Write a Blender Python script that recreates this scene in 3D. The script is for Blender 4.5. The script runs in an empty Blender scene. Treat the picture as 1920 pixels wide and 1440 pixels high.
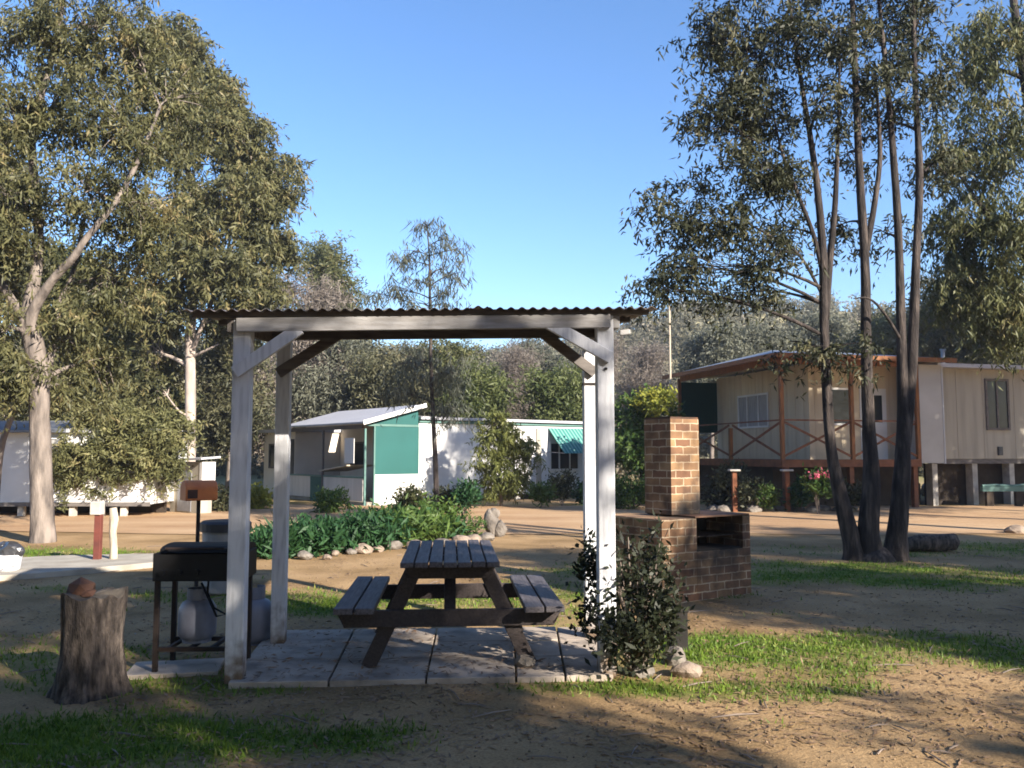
import bpy, math, random
import numpy as np
from mathutils import Vector, Matrix, Quaternion

random.seed(7)
RNG = np.random.default_rng(7)
S = bpy.context.scene
COL = S.collection
R = math.radians
FPX = 1600.0
CAMZ = 1.55
PITCH = math.atan(130 / FPX)

# ------------------------------------------------------------------ photo -> world
def ray(u, v):
    dx, dy = (u - 960) / FPX, (720 - v) / FPX
    c, s = math.cos(PITCH), math.sin(PITCH)
    return Vector((dx, c - s * dy, s + c * dy))
def PX(u, v, Y):
    r = ray(u, v); t = Y / r.y
    return Vector((r.x * t, Y, CAMZ + r.z * t))
def GR(u, v, z=0.0):
    r = ray(u, v); t = (z - CAMZ) / r.z
    return Vector((r.x * t, r.y * t, z))

# ------------------------------------------------------------------ noise
def vnoise(x, y, seed=0):
    x = np.asarray(x, float); y = np.asarray(y, float)
    xi = np.floor(x).astype(np.int64); yi = np.floor(y).astype(np.int64)
    fx = x - xi; fy = y - yi
    fx = fx * fx * (3 - 2 * fx); fy = fy * fy * (3 - 2 * fy)
    def h(a, b):
        n = (a * 374761393 + b * 668265263 + seed * 974634211) & 0x7fffffff
        n = ((n ^ (n >> 13)) * 1274126177) & 0x7fffffff
        return ((n ^ (n >> 16)) & 0xffff) / 65535.0
    return (h(xi, yi) * (1 - fx) + h(xi + 1, yi) * fx) * (1 - fy) + (h(xi, yi + 1) * (1 - fx) + h(xi + 1, yi + 1) * fx) * fy
def fbm(x, y, seed=0, o=3):
    s = 0; a = .5; t = 0
    for k in range(o):
        s = s + a * vnoise(x * 2 ** k, y * 2 ** k, seed + k); t += a; a *= .5
    return s / t

# ------------------------------------------------------------------ materials
def newmat(name):
    m = bpy.data.materials.new(name); m.use_nodes = True
    nt = m.node_tree
    return m, nt, nt.nodes['Principled BSDF']
def nd(nt, t, **kw):
    n = nt.nodes.new(t)
    for k, v in kw.items():
        if k.startswith('i_'):
            n.inputs[k[2:].replace('_', ' ')].default_value = v
        else: setattr(n, k, v)
    return n
def rgba(c): return (c[0], c[1], c[2], 1)
def M(name, c1, c2=None, scale=6, rough=.8, bump=.15, metal=0, stretch=(1, 1, 1), c3=None, detail=6, bdist=.01, spec=.3):
    m, nt, p = newmat(name); L = nt.links
    tc = nd(nt, 'ShaderNodeTexCoord'); mp = nd(nt, 'ShaderNodeMapping'); mp.inputs['Scale'].default_value = stretch
    L.new(tc.outputs['Object'], mp.inputs['Vector'])
    n = nd(nt, 'ShaderNodeTexNoise'); n.inputs['Scale'].default_value = scale; n.inputs['Detail'].default_value = detail
    L.new(mp.outputs[0], n.inputs['Vector'])
    r = nd(nt, 'ShaderNodeValToRGB')
    c2 = c2 or tuple(x * .75 for x in c1)
    r.color_ramp.elements[0].position = .32; r.color_ramp.elements[1].position = .68
    r.color_ramp.elements[0].color = rgba(c2); r.color_ramp.elements[1].color = rgba(c1)
    if c3:
        e = r.color_ramp.elements.new(.5); e.color = rgba(c3)
    L.new(n.outputs['Fac'], r.inputs['Fac']); L.new(r.outputs[0], p.inputs['Base Color'])
    p.inputs['Roughness'].default_value = rough; p.inputs['Metallic'].default_value = metal
    p.inputs['Specular IOR Level'].default_value = spec
    if bump:
        b = nd(nt, 'ShaderNodeBump'); b.inputs['Strength'].default_value = bump; b.inputs['Distance'].default_value = bdist
        n2 = nd(nt, 'ShaderNodeTexNoise'); n2.inputs['Scale'].default_value = scale * 5; n2.inputs['Detail'].default_value = 4
        L.new(mp.outputs[0], n2.inputs['Vector']); L.new(n2.outputs['Fac'], b.inputs['Height']); L.new(b.outputs[0], p.inputs['Normal'])
    return m
def leafmat(name, c1, c2, c3=None, trans=.28, nscale=1.4, rough=.5):
    m, nt, p = newmat(name); L = nt.links
    g = nd(nt, 'ShaderNodeNewGeometry')
    r = nd(nt, 'ShaderNodeValToRGB'); r.color_ramp.elements[0].color = rgba(c1); r.color_ramp.elements[1].color = rgba(c2)
    if c3:
        r.color_ramp.elements[1].position = .82
        e = r.color_ramp.elements.new(1.0); e.color = rgba(c3)
    tc = nd(nt, 'ShaderNodeTexCoord'); n = nd(nt, 'ShaderNodeTexNoise'); n.inputs['Scale'].default_value = nscale
    L.new(tc.outputs['Object'], n.inputs['Vector'])
    a = nd(nt, 'ShaderNodeMath', operation='MULTIPLY_ADD'); a.inputs[1].default_value = 2.0; a.inputs[2].default_value = -.78  # clump tone variation, widened to paint dark shade pockets into the crowns
    L.new(n.outputs['Fac'], a.inputs[0])
    b = nd(nt, 'ShaderNodeMath', operation='MULTIPLY_ADD'); b.inputs[1].default_value = .6
    L.new(g.outputs['Random Per Island'], b.inputs[0]); L.new(a.outputs[0], b.inputs[2])
    L.new(b.outputs[0], r.inputs['Fac']); L.new(r.outputs[0], p.inputs['Base Color'])
    p.inputs['Roughness'].default_value = rough; p.inputs['Specular IOR Level'].default_value = .22
    t = nd(nt, 'ShaderNodeBsdfTranslucent'); L.new(r.outputs[0], t.inputs['Color'])
    mx = nd(nt, 'ShaderNodeMixShader'); mx.inputs[0].default_value = trans
    L.new(p.outputs[0], mx.inputs[1]); L.new(t.outputs[0], mx.inputs[2])
    L.new(mx.outputs[0], nt.nodes['Material Output'].inputs['Surface'])
    return m
def flat(name, c, rough=.6, metal=0, spec=.4): return M(name, c, tuple(x * .86 for x in c), 3, rough, .05, metal, spec=spec)

def postmat():
    m = M('weathered_white_paint', (.58, .58, .60), (.42, .42, .44), 6, .65, .25, stretch=(6, 6, .8), c3=(.54, .54, .56)); nt = m.node_tree; L = nt.links
    p = nt.nodes['Principled BSDF']; src = p.inputs['Base Color'].links[0].from_socket
    tc = nd(nt, 'ShaderNodeTexCoord'); sx = nd(nt, 'ShaderNodeSeparateXYZ'); L.new(tc.outputs['Object'], sx.inputs[0])
    n = nd(nt, 'ShaderNodeTexNoise'); n.inputs['Scale'].default_value = 9; n.inputs['Detail'].default_value = 8; L.new(tc.outputs['Object'], n.inputs['Vector'])
    a = nd(nt, 'ShaderNodeMath', operation='MULTIPLY_ADD'); a.inputs[1].default_value = -1.5; a.inputs[2].default_value = .42; L.new(sx.outputs[2], a.inputs[0])
    b = nd(nt, 'ShaderNodeMath', operation='ADD'); L.new(a.outputs[0], b.inputs[0]); L.new(n.outputs['Fac'], b.inputs[1])
    r = nd(nt, 'ShaderNodeMapRange'); r.inputs['From Min'].default_value = .45; r.inputs['From Max'].default_value = .85; L.new(b.outputs[0], r.inputs['Value'])
    mx = nd(nt, 'ShaderNodeMixRGB'); mx.inputs[2].default_value = rgba((.13, .09, .06)); L.new(r.outputs[0], mx.inputs[0]); L.new(src, mx.inputs[1]); L.new(mx.outputs[0], p.inputs['Base Color'])
    return m
def brickmat():
    m, nt, p = newmat('red_brown_brick'); L = nt.links
    tc = nd(nt, 'ShaderNodeTexCoord'); sx = nd(nt, 'ShaderNodeSeparateXYZ'); L.new(tc.outputs['Object'], sx.inputs[0])
    ad = nd(nt, 'ShaderNodeMath', operation='ADD'); L.new(sx.outputs[0], ad.inputs[0]); L.new(sx.outputs[1], ad.inputs[1])
    cb0 = nd(nt, 'ShaderNodeCombineXYZ'); L.new(ad.outputs[0], cb0.inputs[0]); L.new(sx.outputs[2], cb0.inputs[1])
    wn = nd(nt, 'ShaderNodeTexNoise'); wn.inputs['Scale'].default_value = 14; wn.inputs['Detail'].default_value = 3; L.new(tc.outputs['Object'], wn.inputs['Vector'])
    ws = nd(nt, 'ShaderNodeVectorMath', operation='MULTIPLY_ADD'); ws.inputs[1].default_value = (.022, .022, 0); L.new(wn.outputs['Color'], ws.inputs[0]); L.new(cb0.outputs[0], ws.inputs[2]); cb = ws
    bt = nd(nt, 'ShaderNodeTexBrick'); L.new(cb.outputs[0], bt.inputs['Vector'])
    bt.inputs['Color1'].default_value = rgba((.15, .072, .038)); bt.inputs['Color2'].default_value = rgba((.30, .185, .09))
    bt.inputs['Mortar'].default_value = rgba((.40, .31, .21)); bt.inputs['Scale'].default_value = 1.0
    bt.inputs['Mortar Size'].default_value = .007; bt.inputs['Brick Width'].default_value = .23; bt.inputs['Row Height'].default_value = .086
    bt.inputs['Mortar Smooth'].default_value = .2; bt.inputs['Bias'].default_value = -.1
    n = nd(nt, 'ShaderNodeTexNoise'); n.inputs['Scale'].default_value = 5; n.inputs['Detail'].default_value = 7
    L.new(tc.outputs['Object'], n.inputs['Vector'])
    r = nd(nt, 'ShaderNodeValToRGB'); r.color_ramp.elements[0].position = .33; r.color_ramp.elements[1].position = .62
    r.color_ramp.elements[0].color = rgba((.30, .26, .24)); r.color_ramp.elements[1].color = rgba((1, 1, 1))
    L.new(n.outputs['Fac'], r.inputs[0])
    mx = nd(nt, 'ShaderNodeMixRGB', blend_type='MULTIPLY'); mx.inputs[0].default_value = .8
    L.new(bt.outputs['Color'], mx.inputs[1]); L.new(r.outputs[0], mx.inputs[2])
    dv = nd(nt, 'ShaderNodeVectorMath', operation='DISTANCE'); dv.inputs[1].default_value = (.82, .1, .72); L.new(tc.outputs['Object'], dv.inputs[0])
    da = nd(nt, 'ShaderNodeMath', operation='MULTIPLY_ADD'); da.inputs[1].default_value = .55; L.new(n.outputs['Fac'], da.inputs[0]); L.new(dv.outputs['Value'], da.inputs[2])
    dr = nd(nt, 'ShaderNodeMapRange'); dr.inputs['From Min'].default_value = .88; dr.inputs['From Max'].default_value = .55; L.new(da.outputs[0], dr.inputs['Value'])
    so_ = nd(nt, 'ShaderNodeMixRGB'); so_.inputs[2].default_value = rgba((.022, .018, .016)); L.new(dr.outputs[0], so_.inputs[0]); L.new(mx.outputs[0], so_.inputs[1]); L.new(so_.outputs[0], p.inputs['Base Color'])
    b = nd(nt, 'ShaderNodeBump', invert=True); b.inputs['Strength'].default_value = .6; b.inputs['Distance'].default_value = .006
    L.new(bt.outputs['Fac'], b.inputs['Height']); L.new(b.outputs[0], p.inputs['Normal']); p.inputs['Roughness'].default_value = .9
    return m

MT = {}
MT['post'] = postmat()
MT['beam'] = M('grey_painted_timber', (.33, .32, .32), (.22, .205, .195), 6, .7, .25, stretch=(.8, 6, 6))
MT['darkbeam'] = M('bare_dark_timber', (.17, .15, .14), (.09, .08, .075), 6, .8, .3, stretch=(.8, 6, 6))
MT['tin'] = M('rusty_corrugated_iron', (.30, .28, .27), (.16, .11, .08), 3, .55, .1, metal=.5)
MT['paver'] = M('concrete_paver', (.40, .335, .275), (.21, .175, .145), 4, .92, .4, c3=(.34, .285, .235))
MT['concrete'] = M('pale_concrete', (.36, .33, .28), (.24, .215, .18), 3, .92, .3)
MT['tablewood'] = M('dark_stained_timber', (.055, .042, .04), (.025, .019, .018), 7, .6, .5, stretch=(9, .8, 9))
MT['tabletopwood'] = M('grey_weathered_planks', (.125, .112, .12), (.055, .048, .052), 7, .6, .5, stretch=(9, .7, 9))
MT['black'] = M('black_enamel_steel', (.012, .012, .013), (.007, .006, .006), 5, .55, .1, spec=.2)
MT['ruststeel'] = M('rusted_steel', (.035, .022, .018), (.015, .012, .011), 8, .75, .3)
MT['gas'] = M('dull_white_bottle_paint', (.20, .21, .26), (.12, .125, .16), 5, .45, .1)
MT['brass'] = flat('brass_valve', (.35, .25, .10), .4, .8)
MT['stump'] = M('grey_weathered_stump', (.15, .12, .10), (.022, .018, .016), 6, .95, 1.0, stretch=(4, 4, 1.1), c3=(.075, .06, .052), bdist=.02)
MT['stumptop'] = M('cut_dark_wood', (.10, .085, .07), (.04, .033, .03), 9, .95, .6)
MT['rustwood'] = M('rust_brown_chunk', (.10, .05, .035), (.045, .025, .02), 8, .9, .6)
MT['brick'] = brickmat()
MT['soot'] = M('soot_black', (.02, .017, .015), (.01, .009, .008), 6, .95, .2)
MT['hotplate'] = M('rusty_plate', (.12, .06, .035), (.05, .03, .02), 6, .8, .3)
MT['redpost'] = M('red_painted_steel', (.16, .045, .032), (.09, .03, .024), 5, .6, .15)
MT['palewood'] = M('pale_bare_wood', (.52, .44, .34), (.30, .25, .19), 5, .85, .5, stretch=(5, 5, .8))
MT['white'] = M('white_painted_cladding', (.66, .65, .64), (.56, .55, .54), 1.2, .6, .08)
MT['lightcream'] = M('light_cream_lining', (.70, .63, .54), (.60, .54, .46), 1.2, .7, .08)
MT['lightgrey'] = M('light_grey_sheet', (.58, .55, .51), (.48, .455, .42), 1.5, .7, .08, stretch=(1, 4, .4))
MT['panel'] = M('off_white_panel', (.42, .40, .385), (.34, .325, .31), 1.2, .7, .08)
MT['cream'] = M('cream_cladding', (.56, .465, .335), (.46, .375, .27), 1.6, .7, .08, stretch=(3, 3, .3))
MT['greige'] = M('grey_cream_panel', (.36, .325, .27), (.27, .245, .205), 1.6, .7, .08, stretch=(3, 3, .25), c3=(.33, .30, .25))
MT['whitesheet'] = M('white_roof_sheet', (.42, .42, .45), (.34, .34, .37), 2, .45, .05, stretch=(1, 3, 1))
MT['greyroof'] = M('grey_blue_roof_iron', (.20, .21, .24), (.13, .14, .16), 2, .5, .08, metal=.2)
MT['darkroof'] = M('dark_roof_felt', (.06, .06, .07), (.035, .035, .04), 2, .8, .1)
MT['teal'] = M('teal_painted_wall', (.014, .088, .083), (.012, .078, .073), 1.5, .6, .05)
MT['paleteal'] = M('pale_teal_trim', (.10, .19, .17), (.08, .155, .14), 2, .55, .05)
MT['glass'] = flat('dark_window_glass', (.015, .018, .02), .22, 0, .25)
MT['curtain'] = M('pale_curtain', (.36, .35, .34), (.24, .23, .23), 8, .9, .1, stretch=(4, 4, .3))
MT['orange'] = M('orange_oiled_timber', (.25, .092, .026), (.13, .05, .016), 5, .6, .25, stretch=(5, 5, 1))
MT['redbrown'] = M('red_brown_timber', (.20, .07, .03), (.11, .04, .018), 5, .65, .25)
MT['greencloth'] = M('dark_green_shade_cloth', (.012, .05, .03), (.009, .035, .022), 30, .9, .1)
MT['under'] = M('shade_and_block_brown', (.05, .038, .028), (.03, .022, .017), 4, .95, .2)  # painted darkness below floors; also colours the skirting and trough blocks
MT['block'] = M('white_concrete_block', (.46, .43, .39), (.30, .28, .25), 5, .9, .3)
MT['rock'] = M('grey_fieldstone', (.22, .195, .17), (.08, .07, .063), 5, .95, .9, c3=(.15, .13, .112), bdist=.02)
MT['rock_small'] = M('brown_gravel', (.26, .18, .11), (.12, .085, .06), 30, .95, 0)
MT['palerock'] = M('pale_pink_stone', (.30, .235, .185), (.13, .10, .08), 5, .95, .8, bdist=.02)
MT['bark_pale'] = M('pale_gum_bark', (.235, .195, .168), (.06, .05, .046), 3.2, .85, .7, stretch=(2.5, 2.5, .6), c3=(.155, .128, .11), bdist=.02)
MT['bark_white'] = M('white_gum_bark', (.42, .35, .30), (.26, .21, .18), 3, .85, .3, stretch=(2, 2, .7))
MT['bark_dark'] = M('dark_gum_bark', (.10, .078, .066), (.018, .014, .013), 5, .9, 1.0, stretch=(3, 3, .5), c3=(.038, .03, .027), bdist=.025)
MT['twig'] = M('grey_twig', (.24, .19, .16), (.12, .095, .08), 6, .9, .3)
MT['orangebox'] = M('orange_brown_rusty_paint', (.62, .20, .06), (.48, .14, .045), 7, .55, .2)
MT['bindark'] = flat('dark_grey_plastic', (.035, .035, .042), .5)
MT['bingrey'] = M('galvanised_grey', (.28, .28, .30), (.2, .2, .22), 5, .5, .1, metal=.3)
MT['bucket'] = flat('white_plastic', (.66, .66, .68), .4)
MT['bag'] = M('black_plastic_bag', (.045, .045, .05), (.02, .02, .022), 5, .3, .4, spec=.6)
MT['awning'] = None

# ------------------------------------------------------------------ mesh helpers
class MB:
    def __init__(s): s.v = []; s.f = []; s.m = []; s.cm = 0
    def add(s, vs, fs):
        o = len(s.v); s.v += [tuple(v) for v in vs]
        for f in fs: s.f.append(tuple(i + o for i in f)); s.m.append(s.cm)
        return s
    def box(s, c, sz, rz=0, tilt=None):
        hx, hy, hz = sz[0] / 2, sz[1] / 2, sz[2] / 2
        q = Matrix.Rotation(rz, 3, 'Z')
        if tilt is not None: q = q @ tilt
        c = Vector(c)
        vs = [c + q @ Vector((x * hx, y * hy, z * hz)) for z in (-1, 1) for y in (-1, 1) for x in (-1, 1)]
        return s.add(vs, [(0, 2, 3, 1), (4, 5, 7, 6), (0, 1, 5, 4), (2, 6, 7, 3), (0, 4, 6, 2), (1, 3, 7, 5)])
    def bx(s, x0, x1, y0, y1, z0, z1): return s.box(((x0 + x1) / 2, (y0 + y1) / 2, (z0 + z1) / 2), (abs(x1 - x0), abs(y1 - y0), abs(z1 - z0)))
    def beam(s, p0, p1, w, h, up=(0, 0, 1)):
        p0, p1 = Vector(p0), Vector(p1); d = (p1 - p0).normalized(); up = Vector(up)
        if abs(d.dot(up)) > .98: up = Vector((0, 1, 0))
        x = d.cross(up).normalized(); z = x.cross(d)
        vs = []
        for p in (p0, p1):
            for a, b in ((-1, -1), (1, -1), (1, 1), (-1, 1)): vs.append(p + x * (a * w / 2) + z * (b * h / 2))
        return s.add(vs, [(0, 1, 2, 3), (7, 6, 5, 4), (0, 4, 5, 1), (1, 5, 6, 2), (2, 6, 7, 3), (3, 7, 4, 0)])
    def tube(s, pts, rad, n=8, cap=True, wob=0):
        pts = [Vector(p) for p in pts]
        if not hasattr(rad, '__len__'): rad = [rad] * len(pts)
        o = len(s.v); k = len(pts); fr = None; fs = []
        for i, p in enumerate(pts):
            d = (pts[min(i + 1, k - 1)] - pts[max(i - 1, 0)])
            d = d.normalized() if d.length > 1e-9 else Vector((0, 0, 1))
            if fr is None:
                a = Vector((1, 0, 0)) if abs(d.x) < .8 else Vector((0, 1, 0)); fr = (a - d * a.dot(d)).normalized()
            else:
                fr = fr - d * fr.dot(d); fr = fr.normalized() if fr.length > 1e-6 else d.orthogonal().normalized()
            b = d.cross(fr)
            for j in range(n):
                t = 2 * math.pi * j / n; rr = rad[i] * (1 + (random.uniform(-wob, wob) if wob else 0))
                s.v.append(tuple(p + (fr * math.cos(t) + b * math.sin(t)) * rr))
        for i in range(k - 1):
            for j in range(n):
                a = o + i * n + j; b2 = o + i * n + (j + 1) % n
                fs.append((a, b2, b2 + n, a + n))
        if cap: fs.append(tuple(o + j for j in reversed(range(n)))); fs.append(tuple(o + (k - 1) * n + j for j in range(n)))
        for f in fs: s.f.append(f); s.m.append(s.cm)
        return s
    def lathe(s, prof, c=(0, 0, 0), n=20):
        return s.tube([Vector(c) + Vector((0, 0, z)) for r, z in prof], [max(r, 1e-4) for r, z in prof], n)
    def quad(s, a, b, c, d): return s.add([a, b, c, d], [(0, 1, 2, 3)])
    def prism(s, poly, z0, z1):
        n = len(poly)
        vs = [(x, y, z0) for x, y in poly] + [(x, y, z1) for x, y in poly]
        return s.add(vs, [tuple(reversed(range(n))), tuple(range(n, 2 * n))] + [(i, (i + 1) % n, n + (i + 1) % n, n + i) for i in range(n)])
    def rock(s, c, r, seed=0, sub=2):
        import bmesh
        bm = bmesh.new(); bmesh.ops.create_icosphere(bm, subdivisions=sub, radius=1)
        rs = np.random.default_rng(seed); ax = rs.normal(size=(9, 3)); ax /= np.linalg.norm(ax, axis=1)[:, None]; off = rs.uniform(.62, .95, 9)
        o = len(s.v)
        for v in bm.verts:
            p = Vector(v.co)
            for a, w in zip(ax, off):
                dd = p.dot(Vector(a)) - w
                if dd > 0: p -= Vector(a) * dd
            p *= 1 + rs.uniform(-.03, .03)
            s.v.append((c[0] + p.x * r[0], c[1] + p.y * r[1], c[2] + p.z * r[2]))
        for f in bm.faces: s.f.append(tuple(o + v.index for v in f.verts)); s.m.append(s.cm)
        bm.free(); return s
    def build(s, name, mat, parent=None, off=None, smooth=False, bevel=0, loc=None):
        me = bpy.data.meshes.new(name)
        vs = s.v if off is None else [(v[0] - off[0], v[1] - off[1], v[2] - off[2]) for v in s.v]
        me.from_pydata(vs, [], s.f)
        mats = mat if isinstance(mat, (list, tuple)) else [mat]
        for m in mats: me.materials.append(m)
        if len(mats) > 1: me.polygons.foreach_set('material_index', s.m)
        if smooth: me.polygons.foreach_set('use_smooth', [True] * len(me.polygons))
        me.update()
        o = bpy.data.objects.new(name, me); COL.objects.link(o)
        if parent: o.parent = parent
        if loc is not None: o.location = loc
        if bevel:
            b = o.modifiers.new('bevel', 'BEVEL'); b.width = bevel; b.segments = 2; b.limit_method = 'ANGLE'
        return o

def tag(o, label=None, cat=None, group=None, kind=None):
    if label: o['label'] = label
    if cat: o['category'] = cat
    if group: o['group'] = group
    if kind: o['kind'] = kind
    return o
def thing(name, label, cat, loc=(0, 0, 0), rz=0, group=None):
    o = bpy.data.objects.new(name, None); COL.objects.link(o); o.empty_display_size = .2
    o.location = loc; o.rotation_euler = (0, 0, rz)
    return tag(o, label, cat, group)
def copy_tree(o, parent=None):
    c = o.copy(); COL.objects.link(c)
    if parent: c.parent = parent
    for ch in [x for x in o.children]: copy_tree(ch, c)
    return c
def npmesh(name, V, Q, mat, parent=None, loc=None, smooth=False):
    me = bpy.data.meshes.new(name)
    V = np.ascontiguousarray(V, np.float32); Q = np.ascontiguousarray(Q, np.int32); k = Q.shape[1]
    me.vertices.add(len(V)); me.vertices.foreach_set('co', V.ravel())
    me.loops.add(Q.size); me.loops.foreach_set('vertex_index', Q.ravel())
    me.polygons.add(len(Q)); me.polygons.foreach_set('loop_start', np.arange(0, Q.size, k, dtype=np.int32))
    try: me.polygons.foreach_set('loop_total', np.full(len(Q), k, np.int32))
    except Exception: pass
    me.materials.append(mat); me.update(calc_edges=True)
    if smooth: me.polygons.foreach_set('use_smooth', [True] * len(me.polygons))
    o = bpy.data.objects.new(name, me); COL.objects.link(o)
    if parent: o.parent = parent
    if loc is not None: o.location = loc
    return o
def unit(a): return a / np.maximum(np.linalg.norm(a, axis=1)[:, None], 1e-9)
def leaf_geo(P, L, W, droop, rng, spread=1.0, up=0.0):
    n = len(P)
    d = unit(unit(rng.normal(size=(n, 3))) * spread + np.array([0, 0, up - droop]))
    s = unit(np.cross(d, rng.normal(size=(n, 3))))
    nn = np.cross(d, s)
    l = (L * np.clip(rng.lognormal(0, .32, n), .4, 1.9))[:, None]; w = (W * rng.uniform(.7, 1.25, n))[:, None]
    V = np.empty((n, 4, 3))
    V[:, 0] = P; V[:, 1] = P + d * l * .42 + s * w * .5 + nn * w * .12; V[:, 2] = P + d * l; V[:, 3] = P + d * l * .42 - s * w * .5 + nn * w * .12
    return V.reshape(-1, 3), np.arange(4 * n).reshape(n, 4)

# ------------------------------------------------------------------ trees
def bez(a, b, c, n):
    return [a * (1 - t) ** 2 + b * 2 * t * (1 - t) + c * t * t for t in [i / (n - 1) for i in range(n)]]
def densify(pts, rad, per=4):
    out, ro = [], []
    n = len(pts)
    for i in range(n - 1):
        p0, p1, p2, p3 = pts[max(i - 1, 0)], pts[i], pts[i + 1], pts[min(i + 2, n - 1)]
        for k in range(per):
            t = k / per
            q = .5 * ((2 * p1) + (p2 - p0) * t + (2 * p0 - 5 * p1 + 4 * p2 - p3) * t * t + (3 * p1 - p0 - 3 * p2 + p3) * t ** 3)
            out.append(q); ro.append(rad[i] * (1 - t) + rad[i + 1] * t)
    out.append(pts[-1]); ro.append(rad[-1])
    return out, ro
def make_tree(name, label, cat, base, paths, blobs, lm, bm_, group=None, leaf=(.16, .04), per=60, sig=(.30, .34), droop=.8,
              limb_r=.05, twig_r=.012, seed=1, spread=.9, trunk_n=12, limbs=True, twmat=None):
    """paths: [(points, radii)] world; blobs: [(center, (rx,ry,rz), clusters)] world"""
    rng = np.random.default_rng(seed); random.seed(seed)
    base = Vector(base)
    root = thing(name, label, cat, base, 0, group)
    tb = MB(); pool = []
    for pts, rad in paths:
        pts = [Vector(p) for p in pts]
        P2, R2 = densify(pts, rad)
        tb.tube(P2, R2, trunk_n, wob=.05)
        pool += [(p, r) for p, r in zip(P2[2:], R2[2:])]
    cents = []
    for c, rr, ncl in blobs:
        c = Vector(c)
        best = min(pool, key=lambda pr: (pr[0] - c).length + 1.6 * max(0, pr[0].z - c.z + .2 * (pr[0] - c).length)) if pool else (base, .05)
        a = best[0]; ln = (c - a).length
        mid = (a + c) / 2 + Vector((random.uniform(-.1, .1) * ln, random.uniform(-.1, .1) * ln, .14 * ln))
        lp = bez(a, mid, c, 7)
        if limbs:
            r0 = min(best[1] * .7, limb_r)
            tb.tube(lp, [r0 * (1 - .72 * i / 6) for i in range(7)], 6)
        g = rng.normal(size=(ncl, 3)); g = unit(g) * (rng.uniform(0, 1, ncl) ** .42)[:, None]
        g = g * np.array(rr) + np.array(c)
        for q in g:
            qv = Vector(q); at = lp[random.randint(3, 6)]
            if limbs and twig_r:
                m2 = (at + qv) / 2 + Vector((0, 0, .12 * (qv - at).length))
                tb.tube(bez(at, m2, qv, 4), [twig_r * 1.5, twig_r * 1.1, twig_r * .8, twig_r * .4], 4, cap=False)
        cents.append(g)
    tb.build('trunk', bm_, root, off=base, smooth=True)
    if cents:
        Cc = np.concatenate(cents)
        k = np.maximum(4, (per * rng.uniform(.45, 1.5, len(Cc)))).astype(int)
        # leaves sit along drooping branchlets that leave each cluster
        m_ = np.maximum(3, rng.integers(4, 9, len(Cc)))
        sid = np.repeat(np.arange(len(Cc)), m_); ns = len(sid)
        sdir = unit(rng.normal(size=(ns, 3)) * np.array([1, 1, .75])); sl = sig[0] * rng.uniform(1.2, 3.4, ns)
        first = np.concatenate([[0], np.cumsum(m_)[:-1]])
        cid = np.repeat(np.arange(len(Cc)), k)
        st = first[cid] + (rng.uniform(0, 1, len(cid)) * m_[cid]).astype(int)
        t = rng.uniform(.08, 1, len(cid)) ** .8
        P = Cc[cid] + sdir[st] * (sl[st] * t)[:, None]
        P[:, 2] -= droop * .55 * sl[st] * t * t
        P = P + rng.normal(size=P.shape) * (sig[0] * .20)
        P = P[P[:, 2] > .05]
        V, Q = leaf_geo(P - np.array(base), leaf[0], leaf[1], droop, rng, spread)
        npmesh('crown', V, Q, lm, root)
    return root
def pxblob(u, v, Y, ru, rv, rd, n):
    c = PX(u, v, Y); return (c, (ru * Y / FPX, rd, rv * Y / FPX), n)
def pxpath(pl, rad, Y=None):
    return ([PX(p[0], p[1], p[2] if len(p) > 2 else Y) for p in pl], rad)

LM = {}
LM['gum'] = leafmat('olive_gum_leaf', (.036, .042, .021), (.140, .134, .058), (.21, .17, .08))
LM['gum2'] = leafmat('green_gum_leaf', (.050, .060, .026), (.125, .128, .052), (.165, .14, .06))
LM['dark'] = leafmat('dark_gum_leaf', (.022, .027, .016), (.060, .062, .030), (.11, .098, .05), trans=.2)
LM['grey'] = leafmat('grey_green_leaf', (.085, .092, .068), (.165, .165, .12))
LM['greybrown'] = leafmat('grey_brown_twiggy_leaf', (.12, .10, .085), (.23, .195, .165))
LM['green'] = leafmat('fresh_green_leaf', (.035, .075, .018), (.10, .15, .035))
LM['bgdark'] = leafmat('olive_dark_leaf', (.045, .05, .028), (.125, .12, .068), (.17, .15, .085), nscale=.6)
LM['bggreen'] = leafmat('muted_green_leaf', (.05, .07, .022), (.125, .14, .05), nscale=.7)
LM['deep'] = leafmat('deep_green_leaf', (.012, .040, .016), (.035, .085, .030), trans=.2)
LM['yellow'] = leafmat('yellow_green_leaf', (.12, .15, .025), (.30, .29, .045))
LM['shrub'] = leafmat('dark_shrub_leaf', (.011, .015, .008), (.032, .038, .02), (.08, .075, .05), trans=.18)
LM['wisp'] = leafmat('blue_grey_wispy_leaf', (.055, .065, .048), (.12, .125, .095))
LM['litter'] = leafmat('dry_leaf_litter', (.10, .06, .035), (.25, .165, .10), trans=.05)
LM['grass'] = leafmat('grass_blade', (.05, .10, .012), (.14, .21, .028), (.28, .26, .08), trans=.3, nscale=1.5)
LM['weep'] = leafmat('feathery_olive_leaf', (.07, .085, .022), (.17, .18, .055))
LM['bushy'] = leafmat('light_olive_leaf', (.06, .066, .028), (.19, .185, .08), (.26, .22, .11))
LM['pink'] = leafmat('pink_petal', (.55, .10, .16), (.65, .22, .26))

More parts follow.
